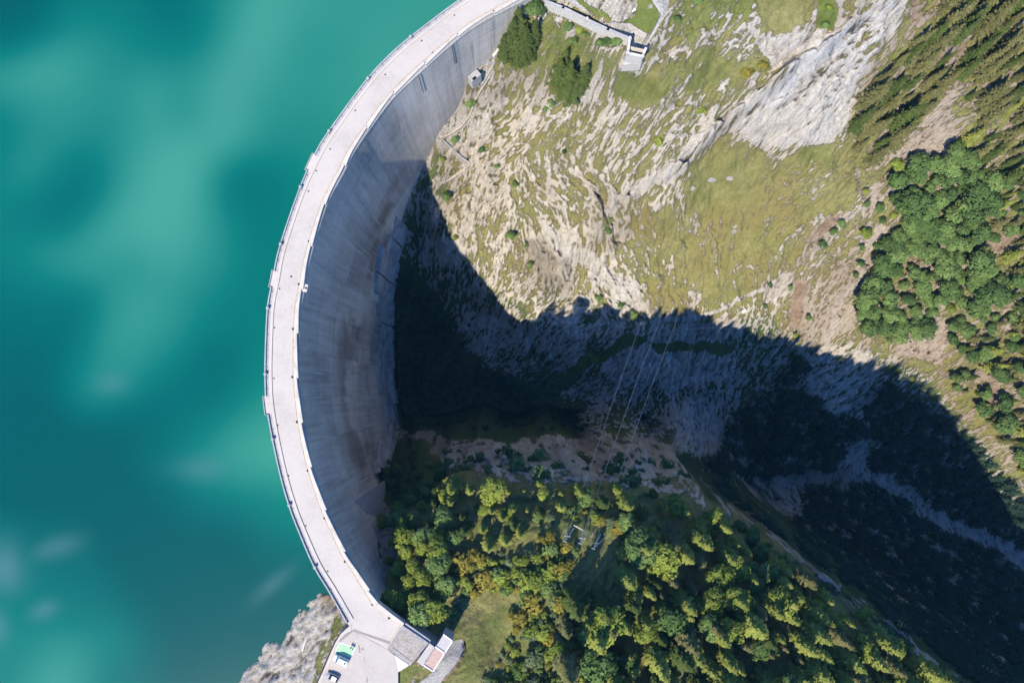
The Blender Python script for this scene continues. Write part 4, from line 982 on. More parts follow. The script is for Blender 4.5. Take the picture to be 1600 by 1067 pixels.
# ------------------------------------------------------------------ two people standing by the green bay
def person(px, rz, label, shirt, trous, arm):
    p = W(*px, 0); r = empty('person', p, rz); tag(r, label, 'person', None)
    J = {'pel': (0, 0, .92), 'ch': (0, .01, 1.25), 'nk': (0, .015, 1.47), 'hd': (0, .03, 1.60), 'tp': (0, .025, 1.71)}
    V = [J['pel'], J['ch'], J['nk'], J['hd'], J['tp']]; R = [.15, .155, .06, .092, .07]; Eg = [(0, 1), (1, 2), (2, 3), (3, 4)]
    def add(par, co, rad): V.append(co); R.append(rad); Eg.append((par, len(V) - 1)); return len(V) - 1
    for s in (-1, 1):
        a = add(0, (s * .10, 0, .84), .095); a = add(a, (s * .11, .02, .48), .065); a = add(a, (s * .115, -.01, .09), .045); add(a, (s * .12, .13, .04), .04)
        a = add(1, (s * .19, 0, 1.40), .06); a = add(a, (s * (.24 + arm), .02, 1.13), .045); a = add(a, (s * (.22 + arm), .14, .90), .034)
        for k, (ox, oz) in enumerate(((-.03, -.09), (-.01, -.105), (.01, -.10), (.03, -.085))): add(a, (s * (.22 + arm) + ox, .16 + .01 * k, .89 + oz), .009)
        add(a, (s * (.19 + arm), .19, .86), .010)
    me = bpy.data.meshes.new('body'); me.from_pydata(V, Eg, []); me.update()
    o = link('body', me, r, M['skin']); md = o.modifiers.new('skin', 'SKIN'); md.use_smooth_shade = True
    for k, sv in enumerate(me.skin_vertices[0].data): sv.radius = (R[k], R[k]); sv.use_root = (k == 0)
    sb = o.modifiers.new('sub', 'SUBSURF'); sb.levels = sb.render_levels = 1
    def shell(name, chain, rad, mat):
        me = bpy.data.meshes.new(name); me.from_pydata(chain[0], chain[1], []); me.update(); q = link(name, me, r, mat)
        m1 = q.modifiers.new('skin', 'SKIN'); m1.use_smooth_shade = True
        for k, sv in enumerate(me.skin_vertices[0].data): sv.radius = (rad[k], rad[k]); sv.use_root = (k == 0)
        m2 = q.modifiers.new('sub', 'SUBSURF'); m2.levels = m2.render_levels = 1
    shell('shirt', ([(0, 0, .93), (0, .01, 1.25), (0, .015, 1.42), (-.2, 0, 1.40), (-.24 - arm, .02, 1.16), (.2, 0, 1.40), (.24 + arm, .02, 1.16)], [(0, 1), (1, 2), (1, 3), (3, 4), (1, 5), (5, 6)]), [.165, .172, .09, .072, .058, .072, .058], shirt)
    shell('trousers', ([(0, 0, .90), (-.10, 0, .82), (-.11, .02, .48), (-.115, -.01, .12), (.10, 0, .82), (.11, .02, .48), (.115, -.01, .12)], [(0, 1), (1, 2), (2, 3), (0, 4), (4, 5), (5, 6)]), [.158, .108, .08, .062, .108, .08, .062], trous)
    mb = MB(); bmesh.ops.create_uvsphere(mb.bm, u_segments=12, v_segments=8, radius=.115, matrix=Matrix.Translation((0, .005, 1.68)) @ Matrix.Diagonal((.95, 1.08, .9, 1))); mb.build('hair', M['dark'], r, True)
person((549.2, 1009.8), 2.6, 'person in a pale top and dark trousers, left one of two by the green bay', M['shirt'], M['dark'], .02)
person((551.9, 1011.9), 2.2, 'person in a white top and dark trousers, right one of two by the green bay', M['white'], M['dark'], .05)

# ------------------------------------------------------------------ walls, stairs and footpaths on the right bank
def ribbon(px, wd, lift, thick, depth=None, snap=True):
    P_ = [hit(u, v) for u, v in px] if depth is None else [W(u, v, -d) for (u, v), d in zip(px, depth)]
    out = []
    for a, c in zip(P_[:-1], P_[1:]):
        n = max(2, int((c - a).length / 1.5))
        out += [a.lerp(c, t / n) for t in range(n)]
    out.append(P_[-1])
    if snap:
        zs = np.array([float(ground(np.array([p.x]), np.array([p.y]))[0]) for p in out])
        k = 5; zs = np.convolve(np.pad(zs, k // 2, mode='edge'), np.ones(k) / k, 'valid')
        out = [Vector((p.x, p.y, z)) for p, z in zip(out, zs)]
    mb = MB(); rows = []
    for i, p in enumerate(out):
        d = (out[min(i + 1, len(out) - 1)] - out[max(i - 1, 0)]); d.z = 0; d.normalize(); n = Vector((-d.y, d.x, 0)) * wd / 2
        rows.append([mb.bm.verts.new(p + s_ * n + Vector((0, 0, h))) for s_, h in ((-1, lift - thick), (1, lift - thick), (1, lift), (-1, lift))])
    for a, c in zip(rows[:-1], rows[1:]):
        for k in range(4): mb.bm.faces.new((a[k], a[(k + 1) % 4], c[(k + 1) % 4], c[k]))
    mb.bm.faces.new(rows[0]); mb.bm.faces.new(rows[-1][::-1]); bmesh.ops.recalc_face_normals(mb.bm, faces=mb.bm.faces)
    return mb, out
mb, st = ribbon([(821, 8), (806, 28), (788, 60), (770, 91)], 1.5, .9, 2.5)
sroot = empty('concrete_stair', st[0]); tag(sroot, 'long straight concrete stair down the foot of the dam, left of the tall firs', 'stair')
bp(mb.build('flight', M['walk']), sroot)
for s_ in (-1, 1):
    mb = MB()
    for a, c in zip(st[:-1], st[1:]):
        d = c - a; n = Vector((-d.y, d.x, 0)).normalized() * .75 * s_; m_ = (a + c) / 2 + n
        mb.tube(a + n + Vector((0, 0, 1.2)), c + n + Vector((0, 0, 1.2)), .14, .14, 5)
    bp(mb.build('side_wall', M['concrete']), sroot)
mb, _ = ribbon([(744, 113), (757, 98), (772, 103), (765, 118), (752, 138), (742, 158), (733, 180), (722, 196), (708, 207), (688, 216)], 1.0, .08, 1.2); tag(mb.build('upper_footpath', M['pathway']), kind='structure')
mb, _ = ribbon([(686, 217), (710, 240), (734, 258), (720, 268), (706, 279), (693, 284), (676, 283)], 1.0, .1, 1.2); tag(mb.build('lower_footpath', M['pathway']), kind='structure')
mb, _ = ribbon([(1166, 478), (1158, 485), (1149, 496), (1136, 507), (1120, 511), (1090, 513), (1060, 518), (1035, 526)], 1.0, .1, 1.2); tag(mb.build('cliff_path', M['pathway']), kind='structure')
mb, fp = ribbon([(760, 97), (772, 101), (765, 117), (752, 137)], .35, 1.2, 2.2); tag(mb.build('path_wall', M['concrete']), 'low grey wall along the first bend of the footpath below the stair', 'wall')
mb, fp = ribbon([(688, 214), (711, 237), (735, 256)], .35, 1.1, 2.2); tag(mb.build('path_wall', M['concrete']), 'low straight wall along the footpath on the pale rock nose by the dam', 'wall')
# viewing platform wall
wp = [(853, 2), (880, 12), (916, 30), (950, 46), (984, 60), (981, 83), (1004, 88), (1009, 76)]
wr = empty('platform_wall', W(984, 60, -1)); tag(wr, 'long pale stone wall with grey coping around the gravel platform at the top', 'wall')
def wallrun(px, name, wd, z0, z1, mat):
    mb = MB(); Q = [W(u, v, z1) for u, v in px]
    for a, c in zip(Q[:-1], Q[1:]):
        d = c - a; m_ = (a + c) / 2; mb.box((m_.x, m_.y, (z0 + z1) / 2), (d.length + wd * .9, wd, z1 - z0), math.atan2(d.y, d.x))
    bp(mb.build(name, mat), wr)
wallrun(wp[:5], 'wall_face', .55, -5, -.4, M['stone']); wallrun(wp[:5], 'coping', .75, -.398, -.2, M['concrete'])
wallrun(wp[4:], 'wall_face', .5, -6, -.3, M['stone']); wallrun(wp[4:], 'coping', .7, -.298, -.1, M['pale'])
mb = MB(); mb.prism(xy((981, 84), (1004, 89), (1004, 97), (974, 99), z=-6), -12, [-1.2, -1.2, -7.2, -7.2]); bp(mb.build('stone_buttress', M['stone']), wr)
for u, v in ((917, 30), (984, 60), (981, 83), (1004, 88)):
    p = W(u, v, 0); mb = MB(); mb.box((p.x, p.y, -.4), (.9, .9, 1.6), .4, .05); bp(mb.build('pillar', M['stone']), wr)
p = hit(989, 19); mb = MB(); mb.box((0, 0, .72), (1.3, .75, .07), 0, .02)
tb_ = empty('picnic_table', p, .5); tag(tb_, 'small white table on the green lawn above the gravel platform', 'table'); mb.build('table_top', M['white'], tb_)
for s_ in (-1, 1): mb = MB(); mb.box((s_ * .45, 0, .35), (.08, .6, .7)); mb.build('leg', M['wood'], tb_)
p = hit(1160, 487); hb = empty('stone_hut', p, .6); tag(hb, 'tiny pale hut beside the cliff path at the edge of the shade', 'hut')
mb = MB(); mb.box((0, 0, .9), (1.7, 1.3, 2.4)); mb.build('wall', M['stone'], hb); mb = MB(); mb.prism([(-1, -.8), (1, -.8), (1, .8), (-1, .8)], 2.11, [2.2, 2.2, 2.5, 2.5]); mb.build('roof', M['pale'], hb)
mb = MB(); mb.box((0, -.66, .75), (.6, .06, 1.6)); mb.build('door', M['dark'], hb)

# ------------------------------------------------------------------ three timber cable masts and their wires across the gorge
MAST = [((892, 824), (883, 846), (1000, 506), 'leftmost'), ((917, 828), (906, 849), (1029, 502), 'middle'), ((944, 835), (927, 857), (1057, 498), 'rightmost')]
MG = 'timber masts on the wooded ridge'
for (bu, bv), (tu, tv_), (wu, wv), which in MAST:
    g_ = hit(bu, bv); zt = g_.z + 9.0; top = W(tu, tv_, zt)
    r = empty('cable_mast', g_); tag(r, f'pale A-shaped timber mast in the clearing on the wooded ridge, {which} of three', 'mast', MG)
    for s_ in (-1, 1):
        f_ = Vector((g_.x + s_ * .9, g_.y - s_ * .25, 0)); f_.z = float(ground(np.array([f_.x]), np.array([f_.y]))[0]) - .3
        mb = MB(); mb.tube(f_, top, .17, .11, 8); bp(mb.build('leg', M['wood']), r)
    mb = MB(); m_ = g_.lerp(top, .62); mb.tube(m_ + Vector((-.8, .1, 0)), m_ + Vector((.8, -.1, 0)), .1, .1, 6); bp(mb.build('crossbar', M['wood']), r)
    mb = MB(); mb.tube(top + Vector((-.5, .2, -.1)), top + Vector((.5, -.2, -.1)), .11, .11, 6); mb.tube(top, top + Vector((0, 0, .35)), .08, .05, 6); bp(mb.build('insulator', M['steel']), r)
    e = hit(wu, wv); e.z += 1.5
    mb = MB(); n = 24; pr = None
    for k in range(n + 1):
        t = k / n; q = top.lerp(e, t); q.z -= 4 * 2.2 * t * (1 - t)
        if pr is not None: mb.tube(pr, q, .055, .055, 5)
        pr = q
    tag(mb.build('overhead_cable', M['wire']), f'thin pale cable strung across the shaded gorge, {which} of three', 'cable', 'cables across the gorge')
p1 = hit(896, 819); p2 = hit(911, 827); mb = MB(); mb.tube(p1 + Vector((0, 0, 1.2)), p2 + Vector((0, 0, 1.2)), .14, .12, 6)
tag(mb.build('timber_beam', M['wood']), 'thin pale beam lying between the left and middle masts', 'beam')
# ------------------------------------------------------------------ vegetation
M['spruce_bright'] = mat_leaf('spruce_bright', (.07, .10, .022), (.27, .30, .065), (.52, .52, .15))
M['spruce_olive'] = mat_leaf('spruce_olive', (.06, .066, .024), (.18, .175, .065), (.33, .305, .135))
M['spruce_dark'] = mat_leaf('spruce_dark', (.026, .048, .014), (.090, .125, .034), (.19, .21, .065))
M['leaf_bright'] = mat_leaf('leaf_bright', (.07, .11, .02), (.27, .33, .06), (.50, .54, .12))
M['leaf_green'] = mat_leaf('leaf_green', (.045, .085, .024), (.175, .265, .080), (.35, .43, .155))
M['leaf_dark'] = mat_leaf('leaf_dark', (.032, .068, .020), (.115, .190, .058), (.24, .32, .105))
M['leaf_amber'] = mat_leaf('leaf_amber', (.10, .095, .02), (.31, .27, .055), (.52, .43, .09))
M['leaf_grey'] = mat_leaf('leaf_grey', (.07, .10, .05), (.20, .26, .12), (.33, .39, .2))

def quads(C, A, B):
    """quads from centres and two half-axes"""
    V = np.stack([C - A - B, C + A - B, C + A + B, C - A + B], 1).reshape(-1, 3)
    return V, np.arange(len(V)).reshape(-1, 4)
def spruce_crown(seed, h, R, nwh=17, dense=1.0):
    r = np.random.default_rng(seed); Cc, Aa, Bb = [], [], []
    for k in range(nwh):
        t = k / (nwh - 1); z = h * (.10 + .88 * t); L = R * (1 - t) ** .82 + .14
        nb = int((10 - 5 * t) * dense) + 1; a0 = r.uniform(0, 6.28)
        for b in range(nb):
            a = a0 + 6.283 * b / nb + r.normal(0, .16); l = L * r.uniform(.62, 1.18); n = max(2, int(l / .36))
            d = np.array([math.cos(a), math.sin(a), 0]); pr = np.array([-d[1], d[0], 0]); dr = r.uniform(.22, .48)
            for q in range(n):
                f = (q + .6) / n; c = d * l * f + np.array([0, 0, z - l * f * dr + .22 * l * f * f])
                wd = (.16 + .30 * (1 - f) + .10) * (.7 + .5 * min(l, 2.2) / 2.2) * r.uniform(.7, 1.2)
                for s in (-1, 1):
                    side = pr * s * wd * .62 + d * wd * .18 + np.array([0, 0, -wd * r.uniform(.1, .5)])
                    Cc.append(c + side * .9); Aa.append(side * .8); Bb.append(d * (l / n * .46) + np.array([0, 0, r.normal(0, .05)]))
    for q in range(5):                                   # leader
        Cc.append(np.array([0, 0, h * (.965 + .012 * q)])); a = r.uniform(0, 6.28); Aa.append(np.array([math.cos(a), math.sin(a), 0]) * (.16 - .025 * q)); Bb.append(np.array([0, 0, .22]))
    return quads(np.array(Cc), np.array(Aa), np.array(Bb))
def broad_crown(seed, h, R, lobes=12, per=150, size=.21, z0=.34):
    r = np.random.default_rng(seed); Cc, Aa, Bb = [], [], []
    for k in range(lobes):
        a = r.uniform(0, 6.28); q = math.sqrt(r.uniform(0, 1)) * .72 if k else 0
        zc = h * (z0 + (1 - z0) * (.28 + .55 * (1 - q * q) * r.uniform(.55, 1.05)))
        c = np.array([math.cos(a) * q * R, math.sin(a) * q * R, zc]); lr = R * r.uniform(.30, .52)
        for i in range(per):
            n = r.normal(0, 1, 3); n[2] = n[2] + .25; n /= np.linalg.norm(n); rr_ = lr * r.uniform(.62, 1.12)
            p = c + n * rr_ * np.array([1, 1, .82]); m = n + r.normal(0, .45, 3); m /= np.linalg.norm(m)
            u = np.cross(m, [.3, .5, .81]); u /= np.linalg.norm(u) + 1e-6; w_ = np.cross(m, u); s = size * r.uniform(.55, 1.25)
            Cc.append(p); Aa.append(u * s); Bb.append(w_ * s * r.uniform(.5, .9))
    return quads(np.array(Cc), np.array(Aa), np.array(Bb))
def trunk_mesh(seed, h, r0, limbs, lim_l):
    r = np.random.default_rng(seed); mb = MB(); p = Vector((0, 0, -.8)); q = None; n = 5
    pts_ = [Vector((r.normal(0, .04) * k, r.normal(0, .04) * k, -.8 + (h + .8) * k / n)) for k in range(n + 1)]
    for k in range(n): mb.tube(pts_[k], pts_[k + 1], r0 * (1 - k / n * .8), r0 * (1 - (k + 1) / n * .8), 7)
    for k in range(limbs):
        t = r.uniform(.35, .9); b = Vector((0, 0, h * t)); a = r.uniform(0, 6.28)
        mb.tube(b, b + Vector((math.cos(a) * lim_l, math.sin(a) * lim_l, lim_l * r.uniform(.3, .9))), r0 * .35, r0 * .1, 5)
    me = bpy.data.meshes.new('trunk'); mb.bm.to_mesh(me); mb.bm.free(); me.materials.append(M['bark']); return me
def crown_mesh(gen, mat, low=.25):
    """leaf faces turned upward, shaded with the normal of the crown as a whole so that a lit side reads"""
    V, Fq = gen; Q = V.reshape(-1, 4, 3).copy()
    n = np.cross(Q[:, 1] - Q[:, 0], Q[:, 3] - Q[:, 0]); fl = n[:, 2] < 0; Q[fl] = Q[fl][:, ::-1]; V = Q.reshape(-1, 3)
    me = mesh_np('crown', V, Fq); h = V[:, 2].max(); c = Q.mean(1); rad = np.hypot(c[:, 0], c[:, 1]); R = rad.max()
    out = np.stack([c[:, 0] / R, c[:, 1] / R, np.full(len(c), .62)], -1)
    g_ = np.cross(Q[:, 1] - Q[:, 0], Q[:, 3] - Q[:, 0]); g_ /= np.linalg.norm(g_, axis=1)[:, None] + 1e-9
    nn = out * 1.0 + .55 * g_; nn /= np.linalg.norm(nn, axis=1)[:, None]
    me.normals_split_custom_set_from_vertices(np.repeat(nn, 4, axis=0).tolist()); me.materials.append(mat); return me
LIB = {}
for tone in ('bright', 'olive', 'dark'):
    for k in range(4):
        h, R = (14.0, 2.9) if k < 2 else (14.0, 2.3)
        LIB['spruce', tone, k] = (crown_mesh(spruce_crown(100 + k, h, R, 17 if k % 2 else 15), M['spruce_' + tone]), trunk_mesh(k, 13.2, .22, 4, .8))
for tone in ('bright', 'green', 'dark'):
    for k in range(4):
        LIB['broad', tone, k] = (crown_mesh(broad_crown(200 + k, 7.0, 2.7), M['leaf_' + tone]), trunk_mesh(40 + k, 5.2, .2, 6, 1.3))
for tone in ('bright', 'green', 'dark', 'amber', 'grey'):
    for k in range(3):
        LIB['shrub', tone, k] = (crown_mesh(broad_crown(300 + k, 1.9, 1.35, 7, 48, .17, .05), M['leaf_' + tone]), None)
r_ = np.random.default_rng(77)
NTREE = [0]
def tree(kind, tone, base, size, label, cat, group=None, slim=1.0):
    k = int(r_.integers(0, 4 if kind != 'shrub' else 3)); cm, tm = LIB[kind, tone, k]
    name = {'spruce': 'spruce_tree', 'broad': 'broadleaf_tree', 'shrub': 'shrub'}[kind]
    if kind == 'shrub':
        o = bpy.data.objects.new(name, cm); COL.objects.link(o)
    else:
        o = bpy.data.objects.new(name, None); COL.objects.link(o)
        for nm, me in (('crown', cm), ('trunk', tm)):
            c = bpy.data.objects.new(nm, me); COL.objects.link(c); c.parent = o
    o.location = base; o.rotation_euler = (r_.normal(0, .03), r_.normal(0, .03), r_.uniform(0, 6.28))
    o.scale = (size * slim, size * slim, size * r_.uniform(.92, 1.1)); NTREE[0] += 1
    return tag(o, label, cat, group)
def scatter(poly, gap, seed, jitter=.42):
    r = np.random.default_rng(seed); us = [p[0] for p in poly]; vs_ = [p[1] for p in poly]; out = []
    for _ in range(int((max(us) - min(us)) * (max(vs_) - min(vs_)) / gap / gap * 12)):
        u, v = r.uniform(min(us), max(us)), r.uniform(min(vs_), max(vs_))
        if not inpoly(np.array([u]), np.array([v]), poly)[0]: continue
        g_ = gap * (1 + r.uniform(-jitter, jitter))
        if all((u - a) ** 2 + (v - b) ** 2 > g_ * g_ for a, b in out): out.append((u, v))
    return out
WORD = {'bright': 'yellow-green', 'olive': 'olive-green', 'dark': 'dark green', 'green': 'mid-green', 'amber': 'amber', 'grey': 'grey-green'}
CATN = {'spruce': ('spruce', 'conifer'), 'broad': ('leafy tree', 'broadleaf tree'), 'shrub': ('bush', 'shrub')}
KEEP = []                                               # clearings that stay open (pixel ellipses)
for t in "1472 196 26 24|1450 225 40 22|1500 68 13 11|1482 92 12 9|1562 390 22 10|1582 460 10 20|1440 545 36 30|1462 512 12 26|1510 285 12 11|1518 322 12 5|1560 612 8 18|1590 190 9 11|905 832 46 22|940 850 22 14|762 958 44 26|705 1020 26 36|660 1000 45 45|1435 30 14 30".split('|'):
    KEEP.append(tuple(map(float, t.split())))
def clear(u, v): return any(((u - a) / c) ** 2 + ((v - b) / d) ** 2 < 1 for a, b, c, d in KEEP)
def wood(where, poly, kind, gap, tones, smin, smax, seed, group, slim=1.0, perrow=7):
    pts_ = [p for p in scatter(poly, gap, seed) if not clear(*p)]
    pts_.sort(key=lambda p: p[1]); rows = max(1, round(len(pts_) / perrow)); ch = np.array_split(np.arange(len(pts_)), rows)
    for ri, ids in enumerate(ch):
        row = sorted((pts_[i] for i in ids), key=lambda p: p[0])
        for ci_, (u, v) in enumerate(row):
            tone = tones[int(r_.integers(0, len(tones)))]; sz = r_.uniform(smin, smax) * (.6, .85, 1.0, 1.0, 1.0, 1.22)[int(r_.integers(0, 6))]
            nm, cat = CATN[kind]; adj = WORD[tone]
            lab = f'{adj} {nm} {where}, {ordn[ri]} row, {ordn[ci_]} from left'
            tree(kind, tone, hit(u, v), sz, lab, cat, group, slim)
G6 = 'leafy trees on the wooded ridge'
G1, G2, G3, G4, G5 = 'spruces on the wooded ridge', 'spruces on the right-hand slope', 'leafy trees on the right-hand slope', 'leafy trees by the dam', 'bushes on the wooded ridge'
wood('at the dam foot', [(604, 800), (640, 775), (690, 790), (715, 820), (700, 870), (700, 930), (668, 955), (625, 945), (608, 920)], 'broad', 23, ['bright', 'bright', 'green'], .9, 1.5, 1, G4)
wood('between dam and masts', [(640, 762), (700, 742), (790, 745), (880, 750), (885, 790), (850, 812), (800, 840), (740, 860), (715, 815)], 'spruce', 27, ['bright', 'bright', 'dark'], .55, 1.15, 2, G1)
wood('on the brink above the masts', [(885, 748), (950, 752), (1060, 778), (1098, 800), (1060, 822), (985, 815), (950, 790), (900, 785)], 'spruce', 28, ['bright', 'bright', 'dark'], .55, 1.15, 3, G1)
wood('right of the masts', [(965, 838), (1060, 825), (1110, 808), (1185, 850), (1225, 885), (1195, 950), (1080, 945), (985, 925), (950, 880)], 'spruce', 30, ['bright', 'olive', 'bright'], .7, 1.6, 4, G1)
wood('towards the ridge tip', [(1205, 895), (1235, 880), (1330, 945), (1500, 1075), (1250, 1080), (1195, 965)], 'spruce', 29, ['bright', 'olive', 'bright'], .65, 1.45, 5, G1)
wood('along the bottom edge', [(890, 925), (985, 938), (1185, 965), (1240, 1085), (850, 1085), (872, 1000)], 'spruce', 31, ['bright', 'olive', 'bright', 'dark'], .75, 1.65, 6, G1)
wood('amid spruces right of the masts', [(965, 838), (1110, 812), (1225, 885), (1195, 950), (985, 930)], 'broad', 52, ['bright', 'green', 'bright'], 1.0, 1.8, 31, G6, 1.0, 5)
wood('amid spruces along the bottom', [(890, 930), (1185, 970), (1240, 1075), (860, 1075)], 'broad', 54, ['bright', 'green', 'dark'], 1.0, 1.9, 32, G6, 1.0, 5)
wood('amid spruces near the ridge tip', [(1205, 898), (1335, 950), (1480, 1070), (1250, 1070)], 'broad', 50, ['bright', 'green'], .8, 1.5, 33, G6, 1.0, 5)
wood('amid spruces near the brink', [(660, 762), (880, 755), (1060, 785), (980, 815), (850, 800), (720, 810)], 'broad', 50, ['bright', 'green', 'bright'], .8, 1.5, 34, G6, 1.0, 5)
wood('close to the spur edge', [(1092, 792), (1150, 818), (1190, 846), (1235, 878), (1200, 905), (1130, 868), (1085, 825)], 'broad', 29, ['bright', 'dark', 'green'], .8, 1.5, 35, G6, 1.0, 6)
wood('in the scrub by the lawn', [(700, 872), (800, 862), (890, 872), (885, 930), (868, 1075), (745, 1075), (800, 990), (812, 920), (720, 930)], 'shrub', 15, ['amber', 'bright', 'green', 'bright', 'grey'], .6, 2.2, 7, G5, 1.1, 9)
wood('around the mast clearing', [(840, 800), (880, 795), (960, 800), (985, 835), (960, 870), (880, 870), (830, 845)], 'shrub', 16, ['amber', 'green', 'bright', 'bright', 'grey'], .6, 1.9, 8, G5, 1.1, 9)
wood('in the shaded corner by the dam', [(605, 712), (650, 700), (690, 735), (690, 770), (640, 780), (610, 770)], 'broad', 17, ['dark', 'dark', 'green'], .8, 1.4, 9, G4)
wood('on the shaded rock band', [(690, 700), (800, 705), (900, 715), (1000, 715), (1085, 740), (1060, 765), (900, 742), (760, 738), (690, 735)], 'shrub', 21, ['dark', 'dark', 'green'], .8, 2.6, 10, G5, 1.2, 9)
wood('on the ridge flank', [(1110, 795), (1180, 835), (1290, 905), (1400, 990), (1490, 1060), (1460, 1050), (1330, 940), (1225, 872), (1120, 820)], 'shrub', 20, ['dark', 'bright', 'green'], .6, 1.3, 11, G5, 1.1, 9)
wood('beside the pale gully', [(1345, 150), (1400, 92), (1430, 50), (1475, 110), (1445, 170), (1390, 235), (1352, 262), (1322, 225)], 'spruce', 22, ['olive', 'olive', 'dark'], .75, 1.4, 12, G2, .82)
wood('in the top right corner', [(1432, 22), (1500, -8), (1610, -8), (1610, 148), (1505, 138), (1472, 100)], 'spruce', 23, ['olive', 'olive', 'dark'], .8, 1.45, 13, G2, .82)
wood('below the top right corner', [(1505, 150), (1610, 152), (1610, 300), (1535, 300), (1505, 240)], 'spruce', 23, ['olive', 'olive', 'bright', 'dark'], .7, 1.35, 14, G2, .82)
wood('on the right edge', [(1545, 305), (1610, 305), (1610, 520), (1572, 500), (1555, 430)], 'spruce', 24, ['olive', 'dark', 'bright'], .7, 1.25, 15, G2, .85)
wood('above the shadow line', [(1482, 540), (1560, 492), (1610, 525), (1610, 760), (1570, 700), (1525, 640), (1485, 600)], 'spruce', 25, ['olive', 'dark', 'bright'], .6, 1.15, 16, G2, .9)
wood('in the upper green thicket', [(1378, 300), (1400, 268), (1490, 238), (1512, 285), (1545, 330), (1505, 382), (1425, 370), (1392, 335)], 'broad', 20.5, ['green', 'green', 'dark'], 1.25, 1.9, 17, G3, 1.0, 8)
wood('in the lower green thicket', [(1350, 425), (1402, 345), (1500, 385), (1552, 430), (1535, 490), (1462, 482), (1420, 525), (1400, 545), (1340, 515), (1332, 465)], 'broad', 21, ['green', 'green', 'dark'], 1.25, 1.95, 18, G3, 1.0, 8)
wood('scattered round the green thickets', [(1345, 300), (1395, 262), (1490, 225), (1560, 300), (1590, 420), (1540, 520), (1420, 560), (1315, 520), (1318, 430)], 'broad', 42, ['green', 'bright', 'dark'], .45, .95, 41, G3, 1.0, 7)
wood('poking out of the thickets', [(1395, 275), (1500, 245), (1550, 420), (1460, 480), (1350, 480)], 'spruce', 48, ['olive', 'dark'], .6, .95, 42, G2, .9, 6)
wood('along the right edge', [(1530, 290), (1610, 290), (1610, 520), (1572, 500), (1548, 430)], 'broad', 30, ['green', 'dark'], .8, 1.6, 21, G3)
wood('on the slope above the shadow', [(1482, 545), (1560, 495), (1610, 525), (1610, 770), (1572, 705), (1525, 645), (1485, 605)], 'broad', 28, ['green', 'dark'], .8, 1.55, 22, G3)
wood('above the grey scree', [(1475, 500), (1545, 492), (1480, 540), (1478, 590), (1520, 640), (1488, 610), (1476, 560)], 'broad', 21, ['green', 'dark'], .9, 1.4, 19, G3)
